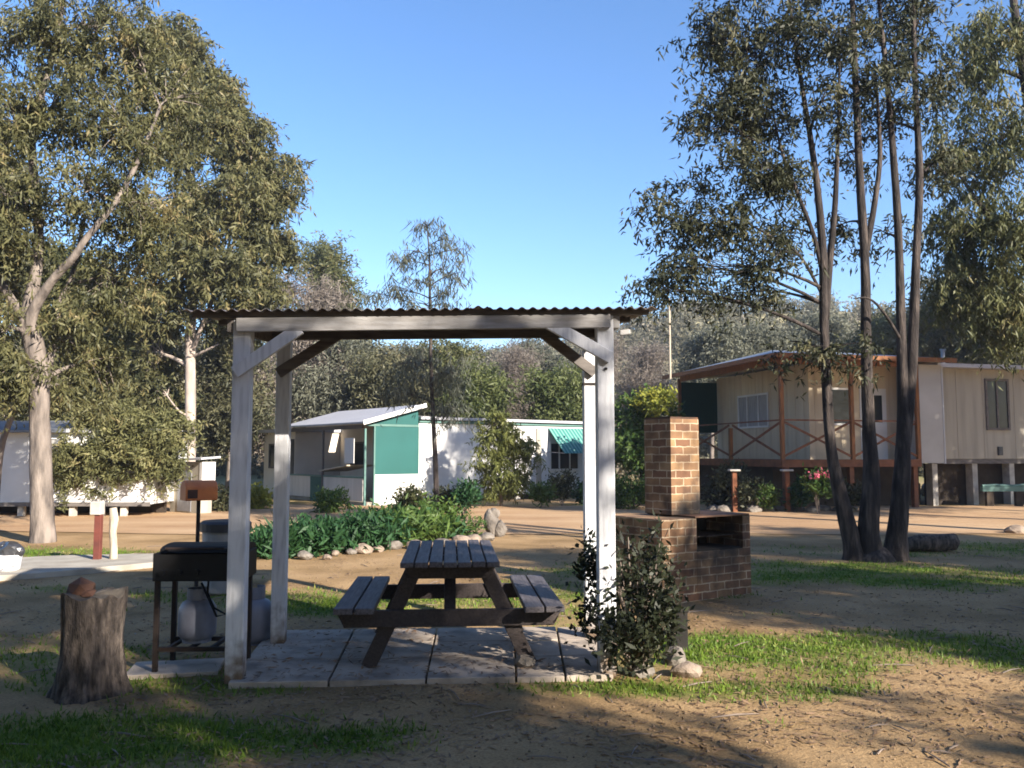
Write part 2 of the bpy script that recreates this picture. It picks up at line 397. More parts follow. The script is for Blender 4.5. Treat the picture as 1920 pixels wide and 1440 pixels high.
# ------------------------------------------------------------------ ground
def hill(x, y):
    x = np.asarray(x, float); y = np.asarray(y, float)
    a = x / np.maximum(y, 20.0)
    H = 13.5 + 7.0 * np.clip((a + .02) / .22, 0, 1) ** 1.3 - 2.5 * np.clip((a - .38) / .3, 0, 1) + 2.0 * np.clip((-a - .1) / .4, 0, 1)
    t = np.clip((y - 42) / 75, 0, 1); t = t * t * (3 - 2 * t)
    return H * t + (fbm(x * .05, y * .05, 5) - .5) * 3 * t
def bump(x, y):
    return (fbm(x * .7, y * .7, 11) - .5) * .035 * np.clip((np.asarray(y, float) - 0) / 3, 0, 1) * np.clip((26 - np.asarray(y, float)) / 4, 0, 1)
ELL = []
def ell(u, v, rx, ry, s=1.0):
    p = GR(u, v); ELL.append((p.x, p.y, rx, ry, s))
ell(1440, 1215, 1.9, .6, .9); ell(1250, 1290, 1.1, .3, .9); ell(1650, 1215, 1.6, .6, .7); ell(590, 1140, .9, .55, 1.0); ell(800, 1125, 2.2, .7, .75)
ell(1060, 1110, .9, .9, .7); ell(150, 1390, 1.2, .5, .9); ell(480, 1390, 1.2, .35, .55); ell(1600, 1075, 3.0, 1.1, .85); ell(1850, 1030, 2.5, 1.3, .6)
ell(80, 1035, 1.6, .9, .8); ell(60, 1230, 1.3, .6, .5); ell(1500, 1030, 1.4, .9, .4); ell(200, 1110, 1.5, .5, .3); ell(1300, 1240, 1.0, .7, .6); ell(330, 1280, .9, .3, .4)
def gmask(x, y):
    x = np.asarray(x, float); y = np.asarray(y, float)
    m = np.zeros_like(x)
    for cx, cy, rx, ry, s in ELL:
        d = ((x - cx) / rx) ** 2 + ((y - cy) / ry) ** 2
        m = np.maximum(m, s * np.exp(-d * .9))
    n = fbm(x * 1.3, y * 1.9, 3, 4)
    m = m * (.35 + 1.3 * n)
    far = np.clip((y - 24.5) / 2, 0, 1) * np.clip(fbm(x * .4, y * .4, 9) * 1.6 - .3, 0, 1)
    m = np.maximum(m, far * .8)
    m = m + np.clip((n - .52) * 1.2, 0, .3) * np.clip((15 - y) / 3, 0, 1)
    return np.clip(m, 0, 1)
def axis(segs):
    out = []
    for a, b, st in segs: out += list(np.arange(a, b, st))
    out.append(segs[-1][1]); return np.array(out)
gx = axis([(-260, -60, 12), (-60, -14, 1.5), (-14, 15, .13), (15, 60, 1.5), (60, 260, 12)])
gy = axis([(-60, -10, 4), (-10, 2, .8), (2, 18, .11), (18, 32, .3), (32, 130, 3), (130, 420, 25)])
XX, YY = np.meshgrid(gx, gy)
ZZ = hill(XX, YY) + bump(XX, YY)
nx, ny = len(gx), len(gy)
V = np.stack([XX.ravel(), YY.ravel(), ZZ.ravel()], 1)
ii = (np.arange(ny - 1)[:, None] * nx + np.arange(nx - 1)[None, :]).ravel()
Q = np.stack([ii, ii + 1, ii + 1 + nx, ii + nx], 1)
def groundmat(name, road=False):
    m, nt, p = newmat(name); L = nt.links
    tc = nd(nt, 'ShaderNodeTexCoord')
    def noise(sc, det=6, rough=.55, st=None):
        n = nd(nt, 'ShaderNodeTexNoise'); n.inputs['Scale'].default_value = sc; n.inputs['Detail'].default_value = det; n.inputs['Roughness'].default_value = rough
        if st:
            mp = nd(nt, 'ShaderNodeMapping'); mp.inputs['Scale'].default_value = st; L.new(tc.outputs['Object'], mp.inputs[0]); L.new(mp.outputs[0], n.inputs['Vector'])
        else: L.new(tc.outputs['Object'], n.inputs['Vector'])
        return n
    def ramp(src, stops):
        r = nd(nt, 'ShaderNodeValToRGB')
        r.color_ramp.elements[0].position, r.color_ramp.elements[0].color = stops[0][0], rgba(stops[0][1])
        r.color_ramp.elements[1].position, r.color_ramp.elements[1].color = stops[-1][0], rgba(stops[-1][1])
        for s_, c in stops[1:-1]:
            e = r.color_ramp.elements.new(s_); e.color = rgba(c)
        L.new(src, r.inputs[0]); return r
    def mix(f, a, b, mode='MIX'):
        x = nd(nt, 'ShaderNodeMixRGB', blend_type=mode)
        if isinstance(f, float): x.inputs[0].default_value = f
        else: L.new(f, x.inputs[0])
        L.new(a, x.inputs[1]); L.new(b, x.inputs[2]); return x.outputs[0]
    if road:
        dirt = ramp(noise(.5, 5, .6, (.5, 1.6, 1)).outputs['Fac'], [(.3, (.32, .195, .108)), (.5, (.41, .268, .155)), (.7, (.48, .335, .205))])
    else:
        dirt = ramp(noise(.8).outputs['Fac'], [(.28, (.17, .11, .052)), (.5, (.31, .205, .105)), (.72, (.42, .285, .155))])
    grit = ramp(noise(55, 4, .7).outputs['Fac'], [(.34, (.62, .59, .56)), (.55, (1, 1, 1)), (.70, (1.18, 1.15, 1.1))])
    col = mix(.75, dirt.outputs[0], grit.outputs[0], 'MULTIPLY')
    if not road:
        grass = ramp(noise(9).outputs['Fac'], [(.3, (.05, .085, .014)), (.52, (.10, .145, .022)), (.74, (.20, .19, .06))])
        at = nd(nt, 'ShaderNodeAttribute'); at.attribute_name = 'grass'
        br = noise(22, 5, .7)
        f = nd(nt, 'ShaderNodeMath', operation='MULTIPLY_ADD'); f.inputs[1].default_value = 1.7; f.inputs[2].default_value = -.45
        L.new(at.outputs['Fac'], f.inputs[0])
        f2 = nd(nt, 'ShaderNodeMath', operation='ADD'); L.new(f.outputs[0], f2.inputs[0])
        f3 = nd(nt, 'ShaderNodeMath', operation='MULTIPLY_ADD'); f3.inputs[1].default_value = 1.2; f3.inputs[2].default_value = -.55
        L.new(br.outputs['Fac'], f3.inputs[0]); L.new(f3.outputs[0], f2.inputs[1])
        cl = nd(nt, 'ShaderNodeClamp'); L.new(f2.outputs[0], cl.inputs[0])
        col = mix(cl.outputs[0], col, grass.outputs[0])
        # dry straw hill far away
        sy = nd(nt, 'ShaderNodeSeparateXYZ'); L.new(tc.outputs['Object'], sy.inputs[0])
        mr = nd(nt, 'ShaderNodeMapRange'); mr.inputs['From Min'].default_value = 34; mr.inputs['From Max'].default_value = 55
        L.new(sy.outputs[1], mr.inputs['Value'])
        hillc = ramp(noise(.25).outputs['Fac'], [(.35, (.17, .15, .085)), (.6, (.30, .265, .15))])
        col = mix(mr.outputs[0], col, hillc.outputs[0])
    L.new(col, p.inputs['Base Color']); p.inputs['Roughness'].default_value = .95; p.inputs['Specular IOR Level'].default_value = .1
    b = nd(nt, 'ShaderNodeBump'); b.inputs['Strength'].default_value = .7; b.inputs['Distance'].default_value = .02
    L.new(noise(30, 6, .7).outputs['Fac'], b.inputs['Height']); L.new(b.outputs[0], p.inputs['Normal'])
    return m
gnd = npmesh('ground', V, Q, groundmat('dirt_and_grass'), smooth=True)
at = gnd.data.attributes.new('grass', 'FLOAT', 'POINT'); at.data.foreach_set('value', gmask(XX, YY).ravel().astype(np.float32))
gnd['kind'] = 'structure'
# road: gravel sheet crossing the park
rx = np.arange(-60, 70, .5); rows = 14
na = GR(960, 1003).y; nb = GR(960, 948).y
near = na + (fbm(rx * .25, rx * 0 + 2.0, 21) - .5) * 1.6 + np.where(rx < -4, (-(rx + 4)) * .12, 0).clip(0, 3) + np.where(rx > 5, (rx - 5) * .05, 0)
farr = nb + (fbm(rx * .25, rx * 0 + 9.0, 22) - .5) * 1.6
RXX = np.repeat(rx[None, :], rows, 0); t_ = np.linspace(0, 1, rows)[:, None]
RYY = near[None, :] * (1 - t_) + farr[None, :] * t_
RV = np.stack([RXX.ravel(), RYY.ravel(), (bump(RXX, RYY) + .012).ravel()], 1)
n2 = len(rx); i2 = (np.arange(rows - 1)[:, None] * n2 + np.arange(n2 - 1)[None, :]).ravel()
npmesh('road', RV, np.stack([i2, i2 + 1, i2 + 1 + n2, i2 + n2], 1), groundmat('orange_gravel', True), smooth=True)['kind'] = 'structure'

# grass blades + litter near the camera
def scatter(n, x0, x1, y0, y1, rng):
    u = rng.uniform(0, 1, n); y = y0 * (y1 / y0) ** u
    x = rng.uniform(-1, 1, n) * (y * .66 + .5)
    return x, y
rg = np.random.default_rng(3)
gx_, gy_ = scatter(420000, 0, 0, 3.2, 16, rg)
keep = rg.uniform(0, 1, len(gx_)) < np.clip(gmask(gx_, gy_) * 1.4 - .3, 0, 1) * .42
SLAB = [GR(425, 1293), GR(1152, 1278), GR(1122, 1184), GR(505, 1190)]
def inslab(x, y):
    r = np.ones_like(x, bool)
    for a, b in zip(SLAB, SLAB[1:] + SLAB[:1]): r &= ((b.x - a.x) * (y - a.y) - (b.y - a.y) * (x - a.x)) > 0
    return r
keep &= ~inslab(gx_, gy_)
gx_, gy_ = gx_[keep], gy_[keep]
P = np.stack([gx_, gy_, bump(gx_, gy_) - .004], 1); n = len(P)
d = unit(rg.normal(size=(n, 3)) * np.array([.45, .45, .12]) + np.array([0, 0, 1])); s = unit(np.cross(d, rg.normal(size=(n, 3))))
h = rg.uniform(.02, .06, n)[:, None]; w = rg.uniform(.006, .012, n)[:, None] * (1 + P[:, 1:2] * .08)
Vg = np.stack([P - s * w * .5, P + s * w * .5, P + d * h], 1).reshape(-1, 3)
gr = npmesh('grass', Vg, np.arange(3 * n).reshape(n, 3), LM['grass']); tag(gr, 'short green grass in patches over the sandy ground', 'grass', kind='stuff')
lx, ly = scatter(24000, 0, 0, 3.2, 15, rg)
k2 = fbm(lx * .6, ly * .6, 31) > .42
lx, ly = lx[k2], ly[k2]
P = np.stack([lx, ly, bump(lx, ly) + .006 + np.where(inslab(lx, ly), .05, 0)], 1); n = len(P)
d = unit(rg.normal(size=(n, 3)) * np.array([1, 1, .1])); s = unit(np.cross(d, np.array([0, 0, 1.0]) + rg.normal(size=(n, 3)) * .3))
l = rg.uniform(.03, .09, n)[:, None]; w = rg.uniform(.008, .018, n)[:, None]
Vl = np.stack([P, P + d * l * .5 + s * w * .5, P + d * l, P + d * l * .5 - s * w * .5], 1).reshape(-1, 3)
li = npmesh('leaf_litter', Vl, np.arange(4 * n).reshape(n, 4), LM['litter']); tag(li, 'fallen brown gum leaves scattered on the ground', 'leaf litter', kind='stuff')

px_, py_ = scatter(5500, 0, 0, 3.2, 14, rg); k3 = (fbm(px_ * .8, py_ * .8, 51) > .45) & ~inslab(px_, py_) & (gmask(px_, py_) < .45); px_, py_ = px_[k3], py_[k3]; n = len(px_)
oc = np.array([[1, 0, 0], [-1, 0, 0], [0, 1, 0], [0, -1, 0], [0, 0, 1], [0, 0, -.4]]); of = np.array([[0, 2, 4], [2, 1, 4], [1, 3, 4], [3, 0, 4], [2, 0, 5], [1, 2, 5], [3, 1, 5], [0, 3, 5]])
c_ = np.stack([px_, py_, bump(px_, py_) + .002], 1)[:, None, :]; sz = rg.uniform(.004, .013, (n, 1, 1)) * rg.uniform(.6, 1.3, (n, 6, 3))
Vp = (c_ + oc[None] * sz).reshape(-1, 3); Qp = (of[None] + 6 * np.arange(n)[:, None, None]).reshape(-1, 3)
pb = npmesh('gravel', Vp, Qp, MT['rock_small']); tag(pb, 'small loose gravel stones on the bare ground', 'gravel', kind='stuff')
tw = MB(); rt = random.Random(9)
for k in range(170):
    y = 3.4 * (15 / 3.4) ** rt.random(); x = rt.uniform(-1, 1) * (y * .63); a = rt.uniform(0, 3.14); l = rt.uniform(.08, .32)
    if inslab(np.array([x]), np.array([y]))[0]: continue
    z = float(bump(x, y)) + .008; dx, dy = math.cos(a) * l / 2, math.sin(a) * l / 2; q = rt.uniform(-.04, .04)
    tw.tube([(x - dx, y - dy, z), (x + q * dy, y - q * dx + q * .3, z + .006), (x + dx, y + dy, z)], [.004, .005, .002], 5)
tag(tw.build('fallen_twigs', MT['twig']), 'small fallen twigs scattered over the sandy ground', 'twigs', kind='stuff')

# ------------------------------------------------------------------ concrete path at the left
pm = MB(); poly = [GR(-400, 1118), GR(0, 1090), GR(150, 1077), GR(290, 1064), GR(300, 1046), GR(120, 1050), GR(-400, 1075)]
pm.prism([(p.x, p.y) for p in poly], -.05, .07)
tag(pm.build('path', MT['concrete'], bevel=.012), kind='structure')
# paving under the shelter
pv = MB(); rows_, cols_ = 3, 5
fs_ = [0, .255, .505, .74, .87, 1.0]
rws = [0, .36, .68, 1.0]
for j in range(3):
    for i in range(5):
        g = .012
        def lerp2(s, t):
            a = SLAB[0].lerp(SLAB[1], s); b = SLAB[3].lerp(SLAB[2], s); return a.lerp(b, t)
        s0, s1, t0, t1 = fs_[i], fs_[i + 1], rws[j], rws[j + 1]
        ds, dt = .0028, .004
        c = [lerp2(s0 + ds, t0 + dt), lerp2(s1 - ds, t0 + dt), lerp2(s1 - ds, t1 - dt), lerp2(s0 + ds, t1 - dt)]
        z = .045 + random.uniform(-.004, .004)
        pv.prism([(q.x, q.y) for q in c], -.03, z)
tag(pv.build('paving', MT['paver'], bevel=.006), kind='structure')

# ------------------------------------------------------------------ picnic shelter
FL, FR, BL, BR = GR(441, 1270, .045), GR(1138, 1258, .045), GR(522, 1203, .045), GR(1109, 1193, .045)
FRONTZ = (2.44, 2.50); BACKZ = (2.55, 2.60)       # beam undersides left,right
base = (FL + BR) / 2; base.z = 0
sh = thing('picnic_shelter', 'open picnic shelter with white timber posts and corrugated iron roof over the picnic table', 'shelter', base)
ux = (FR - FL).normalized(); ang = math.atan2(ux.y, ux.x); uy = Vector((-ux.y, ux.x, 0))
def post(p, top, w=.118):
    m = MB(); m.box((p.x, p.y, (p.z - .03 + top) / 2), (w, w, top - p.z + .03), ang)
    return m.build('post', MT['post'], sh, off=base, bevel=.006)
post(FL, 2.47); post(FR, 2.53); post(BL, 2.57, .11); post(BR, 2.62, .11)
def zed(p, z): return Vector((p.x, p.y, z - .06 if z > 2.3 else z))
hb = .095
m = MB(); off_ = uy * -.082
m.beam(zed(FL + off_ - ux * .03, 2.44 + hb / 2), zed(FR + off_ + ux * .03, 2.495 + hb / 2), .045, hb); m.build('beam', MT['beam'], sh, off=base, bevel=.004)
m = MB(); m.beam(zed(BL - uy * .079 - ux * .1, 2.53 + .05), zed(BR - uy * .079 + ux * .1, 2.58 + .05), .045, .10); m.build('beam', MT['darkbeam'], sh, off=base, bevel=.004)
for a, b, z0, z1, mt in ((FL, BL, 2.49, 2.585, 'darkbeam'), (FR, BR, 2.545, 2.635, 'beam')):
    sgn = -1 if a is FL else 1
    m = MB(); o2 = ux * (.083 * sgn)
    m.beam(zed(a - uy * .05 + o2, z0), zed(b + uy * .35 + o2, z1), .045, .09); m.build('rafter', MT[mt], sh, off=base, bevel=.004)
RL, RRt = FL - ux * .37, FR + ux * .35
for t in (0.0, .5, 1.0):
    m = MB(); o2 = uy * (-.05 + 1.28 * t); dz = .09 * t
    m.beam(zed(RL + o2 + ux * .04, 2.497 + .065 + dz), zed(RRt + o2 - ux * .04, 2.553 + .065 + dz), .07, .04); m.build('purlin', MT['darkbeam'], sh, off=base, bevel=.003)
# corrugated sheet
cr = MB(); nseg = 420; W = (RRt - RL).length; vs = []
for k in range(nseg + 1):
    s_ = W * k / nseg; zc = .0095 * math.sin(2 * math.pi * s_ / .076)
    zb = 2.532 + .056 * s_ / W + zc + (.012 if abs(s_ - W * .615) < .06 else 0)
    for (yo, dz) in ((-.16, -.02), (1.42, .095)):
        p = RL + ux * s_ + uy * yo
        vs += [(p.x, p.y, zb + dz), (p.x, p.y, zb + dz + .0025)]
fs = []
for k in range(nseg):
    a = 4 * k; b = a + 4
    fs += [(a, a + 2, b + 2, b), (a + 1, b + 1, b + 3, a + 3), (a, b, b + 1, a + 1), (a + 2, a + 3, b + 3, b + 2)]
cr.add(vs, fs); cr.build('roof', MT['tin'], sh, off=base, smooth=False)
m = MB(); p0, p1 = RL - uy * .13, RRt - uy * .13
def brace(pst, dirx, zt, zb_, run, yoff, mt):
    m = MB(); a = pst + uy * yoff
    m.beam(zed(a - dirx * .035, zb_), zed(a + dirx * run, zt), .04, .085); m.build('brace', MT[mt], sh, off=base, bevel=.004)
brace(FL, ux, 2.47, 2.10, .40, -.082 + .0, 'post'); brace(FR, -ux, 2.53, 2.22, .42, -.083, 'post')
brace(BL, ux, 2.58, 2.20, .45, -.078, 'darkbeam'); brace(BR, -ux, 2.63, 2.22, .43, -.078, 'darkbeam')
for q in (FL, FR):
    m = MB(); m.tube([q - uy * .062 + Vector((0, 0, 2.1)), q - uy * .074 + Vector((0, 0, 2.1))], .011, 8)
    m.build('bolt', MT['ruststeel'], sh, off=base)
m = MB(); m.box((BR.x, BR.y, 2.13), (.122, .122, .02), ang); m.build('strap', MT['ruststeel'], sh, off=base)
# small white lamp on the outside of the roof end
m = MB(); q = FR + ux * .16; m.beam(zed(q + ux * -.05, 2.47), zed(q + ux * .03, 2.48), .04, .04); m.build('bracket', MT['beam'], sh, off=base, bevel=.01)

# ------------------------------------------------------------------ picnic table
c0 = GR(843, 1248, .045); tyaw = math.atan(.072)
tb_ = thing('picnic_table', 'dark weathered timber picnic table with attached bench seats under the shelter', 'picnic table', c0, tyaw)
rnd = random.Random(4)
m = MB(); pw = .70 / 7
for i in range(7):
    x = -.35 + pw * (i + .5); m.bx(x - pw / 2 + .005, x + pw / 2 - .005, -.22 + rnd.uniform(-.01, .01), 1.30 + rnd.uniform(-.01, .01), .715, .715 + .038 + rnd.uniform(-.003, .003))
m.build('tabletop', MT['tabletopwood'], tb_, bevel=.006)
for sgn in (-1, 1):
    m = MB()
    for i in range(2):
        x = sgn * (.585 + .145 * i); m.bx(x - .066, x + .066, -.24 + rnd.uniform(-.01, .01), 1.32, .405, .446 + rnd.uniform(-.003, .003))
    m.build('bench_seat', MT['tabletopwood'], tb_, bevel=.006)
for y in (0.0, 1.08):
    for sgn in (-1, 1):
        m = MB(); m.beam((sgn * .575, y, 0), (sgn * .235, y, .714), .045, .105, up=(sgn * .7, 0, .7)); m.build('leg', MT['tablewood'], tb_, bevel=.004)
    m = MB(); yy = y - .047 if y < .5 else y + .047
    h0, h1 = .285, .403
    m.add([(x, yy + d_, z) for d_ in (-.022, .022) for x, z in ((-.74, h0), (.74, h0), (.80, h1), (-.80, h1))],
          [(0, 1, 2, 3), (7, 6, 5, 4), (0, 4, 5, 1), (1, 5, 6, 2), (2, 6, 7, 3), (3, 7, 4, 0)])
    m.build('cross_beam', MT['tablewood'], tb_, bevel=.004)
    m = MB(); m.add([(x, yy + d_, z) for d_ in (-.022, .022) for x, z in ((-.28, .62), (.28, .62), (.33, .713), (-.33, .713))],
          [(0, 1, 2, 3), (7, 6, 5, 4), (0, 4, 5, 1), (1, 5, 6, 2), (2, 6, 7, 3), (3, 7, 4, 0)])
    m.build('batten', MT['tablewood'], tb_, bevel=.004)
    m = MB(); s_ = 1 if y < .5 else -1
    m.beam((0, y + .0 * s_, .34), (0, y + .40 * s_, .70), .085, .045); m.build('strut', MT['tablewood'], tb_, bevel=.004)
m = MB(); m.bx(-.3, .3, .50, .59, .675, .713); m.build('batten', MT['tablewood'], tb_, bevel=.004)
m = MB(); m.rock((.02, .04, .02), (.10, .07, .05), 5)
# stone at the right foot of the table
st = GR(983, 1243, .045); q = MB(); q.rock((0, 0, .04), (.085, .06, .055), 8)
tag(q.build('stone', MT['rock'], loc=st + Vector((0, -.10, 0))), 'brown stone lying on the paving against the right front table leg', 'stone')

# ------------------------------------------------------------------ gas barbecue
gb = Vector((-2.215, 6.27, 0))
bq = thing('gas_barbecue', 'black steel gas barbecue box on thin legs beside the left shelter post', 'barbecue', gb, .03)
W2, D2 = .31, .20
m = MB(); m.bx(-W2, W2, -D2, D2, .655, .85); m.build('firebox', MT['black'], bq, bevel=.008)
m = MB(); prof = []
pts = []
for k in range(9):
    a = math.pi * k / 8; pts.append((-math.cos(a) * (D2 + .012), .855 + .05 * math.sin(a) ** .7))
n_ = len(pts); vs = [(-W2 + .05, y, z) for y, z in pts] + [(W2 - .01, y, z) for y, z in pts]
m.add(vs, [(i, i + 1, n_ + i + 1, n_ + i) for i in range(n_ - 1)] + [tuple(range(n_)), tuple(reversed(range(n_, 2 * n_)))]); m.build('lid', MT['black'], bq)
m = MB(); m.tube([(-.2, -D2 - .02, .88), (-.2, -D2 - .06, .89), (.2, -D2 - .06, .89), (.2, -D2 - .02, .88)], .009, 6); m.build('handle', MT['ruststeel'], bq)
for x in (-W2 + .03, W2 - .04):
    for y in (-D2 + .03, D2 - .03):
        m = MB(); m.bx(x - .016, x + .016, y - .016, y + .016, 0, .654); m.build('leg', MT['ruststeel'], bq)
m = MB()
for y in (-D2 + .03, D2 - .03): m.bx(-W2 + .047, W2 - .057, y - .012, y + .012, .17, .20)
for x in (-.2, -.05, .1, .22): m.bx(x - .012, x + .012, -D2 + .043, D2 - .043, .173, .197)
m.build('shelf', MT['ruststeel'], bq)
m = MB(); m.tube([(.02, 0, .665), (.03, -.05, .55), (.1, -.12, .46), (.2, -.16, .42), (.12, -.12, .40), (-.03, .0, .615)], .008, 6); m.build('gas_hose', MT['black'], bq)
for k, x in enumerate((-.24, -.12, .0)):
    m = MB(); m.tube([(x, -D2 - .001, .72), (x, -D2 - .03, .72)], .02, 10); m.build('knob', MT['black'], bq)
def gas_bottle(label, loc, sc=1.0):
    g = thing('gas_bottle', label, 'gas bottle', loc, random.uniform(0, 3), 'gas bottles beside the barbecue')
    m = MB(); m.lathe([(.10, .012), (.125, .03), (.15, .06), (.155, .10), (.155, .24), (.15, .28), (.125, .325), (.08, .352), (.04, .36)], n=24)
    m.build('body', MT['gas'], g, smooth=True)
    m = MB(); m.tube([(0, 0, 0), (0, 0, .03)], .115, 20); m.build('foot_ring', MT['gas'], g)
    m = MB(); 
    for k in range(14):
        a0, a1 = R(20 + 320 * k / 14), R(20 + 320 * (k + 1) / 14)
        m.add([(.088 * math.cos(a), .088 * math.sin(a), z) for a in (a0, a1) for z in (.345, .44)] + [(.084 * math.cos(a), .084 * math.sin(a), z) for a in (a0, a1) for z in (.345, .44)],
              [(0, 2, 3, 1), (4, 5, 7, 6), (1, 3, 7, 5), (0, 4, 6, 2)])
    m.build('collar', MT['gas'], g)
    m = MB(); m.tube([(0, 0, .355), (0, 0, .42)], .018, 8); m.tube([(0, 0, .40), (.05, 0, .40)], .01, 8); m.build('valve', MT['brass'], g)
    g.scale = (sc,) * 3
    return g
gas_bottle('pale gas bottle sitting under the black barbecue', gb + Vector((-.06, .02, .199)), .86)
gas_bottle('pale gas bottle standing on the ground behind the front left shelter post', GR(478, 1207) + Vector((-.02, 0, 0)), 1.05)
m = MB(); m.box((0, 0, .0), (.62, .40, .05), .2); tag(m.build('paving_slab', MT['paver'], loc=GR(330, 1258) + Vector((0, 0, .008)), bevel=.006), 'loose concrete slab under the barbecue legs', 'paving slab')

# ------------------------------------------------------------------ stump
sb = GR(165, 1300)
su = thing('tree_stump', 'weathered grey tree stump standing in the left foreground', 'stump', sb)
m = MB(); rs = np.random.default_rng(12); nA = 120; levels = [(-.05, .25), (.0, .24), (.03, .228), (.06, .216), (.09, .206), (.13, .20), (.18, .195), (.25, .184), (.32, .18), (.39, .18), (.46, .183), (.52, .186), (.58, .19), (.64, .19)]; rid = rs.uniform(-1, 1, nA)
ph = rs.uniform(0, 6.28, 6); vs = []
for li_, (z, r) in enumerate(levels):
    for k in range(nA):
        a = 2 * math.pi * k / nA
        f = 1 + .05 * math.sin(3 * a + ph[0] + z) + .03 * math.sin(5 * a + ph[1] + z * 3) + .015 * math.sin(9 * a + ph[2] + z * 3) + .022 * rid[(k + li_ // 5) % nA] + .012 * rs.uniform(-1, 1) - .13 * max(0, float(vnoise(k * .33, z * 2.2, 61)) - .62) / .38 + .05 * (float(vnoise(k * .12, z * 5, 62)) - .5)
        if z < .15: f += (.15 - z) * (.8 * math.sin(4 * a + ph[3]))
        zz = z
        if z > .6: zz = z + .014 * math.sin(a * 2 + ph[4]) + .012 * math.sin(5 * a) + .02 * math.sin(9 * a) * max(0, math.cos(a))
        vs.append((r * f * math.cos(a) + .02 * z, r * f * math.sin(a), zz))
fs = []
for l_ in range(len(levels) - 1):
    for k in range(nA):
        a = l_ * nA + k; b = l_ * nA + (k + 1) % nA; fs.append((a, b, b + nA, a + nA))
m.add(vs, fs); m.build('trunk', MT['stump'], su, smooth=True)
m = MB(); top = [vs[(len(levels) - 1) * nA + k] for k in range(nA)]
m.add(top + [(0, 0, .63)], [(k, (k + 1) % nA, nA) for k in range(nA)]); m.build('cut_top', MT['stumptop'], su)
m = MB(); m.rock((0, 0, .045), (.105, .085, .075), 6, 1); m.rock((.06, -.02, .02), (.06, .06, .04), 9, 1); tag(m.build('wood_chunk', MT['rustwood'], loc=sb + Vector((-.05, -.05, .632))), 'rust brown chunk of wood resting on top of the stump', 'wood chunk')

# ------------------------------------------------------------------ left odds and ends
b = GR(367, 1128); lb = thing('letterbox', 'rounded orange brown box on a thin dark pole behind the barbecue', 'letterbox', b, .62)
m = MB(); zc = PX(367, 920, b.y).z; hw = .165; pts = []
for k in range(13):
    a = math.pi * k / 12; pts.append((-math.cos(a) * .115, .02 + .09 * math.sin(a)))
pts = [(-.115, -.10)] + pts + [(.115, -.10)]
n_ = len(pts)
m.add([(x, y, zc + z) for x in (-hw, hw) for y, z in pts], [(i, (i + 1) % n_, n_ + (i + 1) % n_, n_ + i) for i in range(n_)] + [tuple(reversed(range(n_))), tuple(range(n_, 2 * n_))])
m.build('box', MT['orangebox'], lb, bevel=.012)
m = MB(); m.tube([(0, 0, -.05), (0, 0, zc - .10)], .021, 10); m.build('pole', MT['ruststeel'], lb)
m = MB(); m.box((-hw + .07, -.117, zc - .03), (.10, .006, .09)); m.build('flap', MT['rustwood'], lb)
b = GR(420, 1110); rb = thing('rubbish_bin', 'grey metal bin with dark lid behind the barbecue', 'bin', b)
zt = PX(420, 975, b.y).z
m = MB(); m.lathe([(.22, 0), (.235, .02), (.25, zt - .14), (.255, zt - .12)], n=24); m.build('drum', MT['bingrey'], rb, smooth=False)
m = MB(); m.lathe([(.275, zt - .12), (.28, zt - .03), (.25, zt - .005), (.1, zt + .0)], n=24); m.build('lid', MT['bindark'], rb)
b = GR(182, 1058); rp = thing('tap_post', 'red steel post with a pale box on top beside the concrete path', 'post', b)
zt = PX(182, 965, b.y).z
m = MB(); m.bx(-.045, .045, -.04, .04, -.05, zt); m.build('post', MT['redpost'], rp, bevel=.004)
m = MB(); zz = PX(182, 940, b.y).z; m.bx(-.10, .05, -.07, .07, zt + .001, zz); m.build('box', MT['block'], rp, bevel=.01)
b = GR(211, 1057); m = MB(); zt = PX(211, 952, b.y).z
m.tube([(.0, 0, -.05), (.01, 0, .2), (-.015, .01, .45), (.0, 0, .62), (-.02, 0, zt)], [.06, .052, .05, .058, .045], 10, wob=.12)
tag(m.build('wooden_post', MT['palewood'], loc=b, smooth=True), 'pale crooked bare wooden post beside the red post', 'post')
b = GR(14, 1080); m = MB(); zt = PX(14, 1040, b.y).z
bu = thing('bucket', 'white plastic bucket at the left edge holding a black bag', 'bucket', b)
m.lathe([(.13, .07), (.14, .09), (.16, zt - .02), (.168, zt)], n=24); m.build('body', MT['bucket'], bu, smooth=True)
m = MB(); m.tube([(-.168, 0, zt - .02), (-.15, -.1, zt - .12), (0, -.175, zt - .17), (.15, -.1, zt - .12), (.168, 0, zt - .02)], .004, 6); m.build('handle', MT['bingrey'], bu)
m = MB(); m.rock((0, 0, .06), (.18, .16, .12), 21, 3); m.rock((.12, -.02, .06), (.09, .08, .08), 22, 2); m.rock((-.1, .03, .09), (.1, .09, .09), 23, 2)
tag(m.build('plastic_bag', MT['bag'], loc=b + Vector((.01, 0, zt - .01))), 'crumpled black plastic bag stuffed in the white bucket', 'bag')

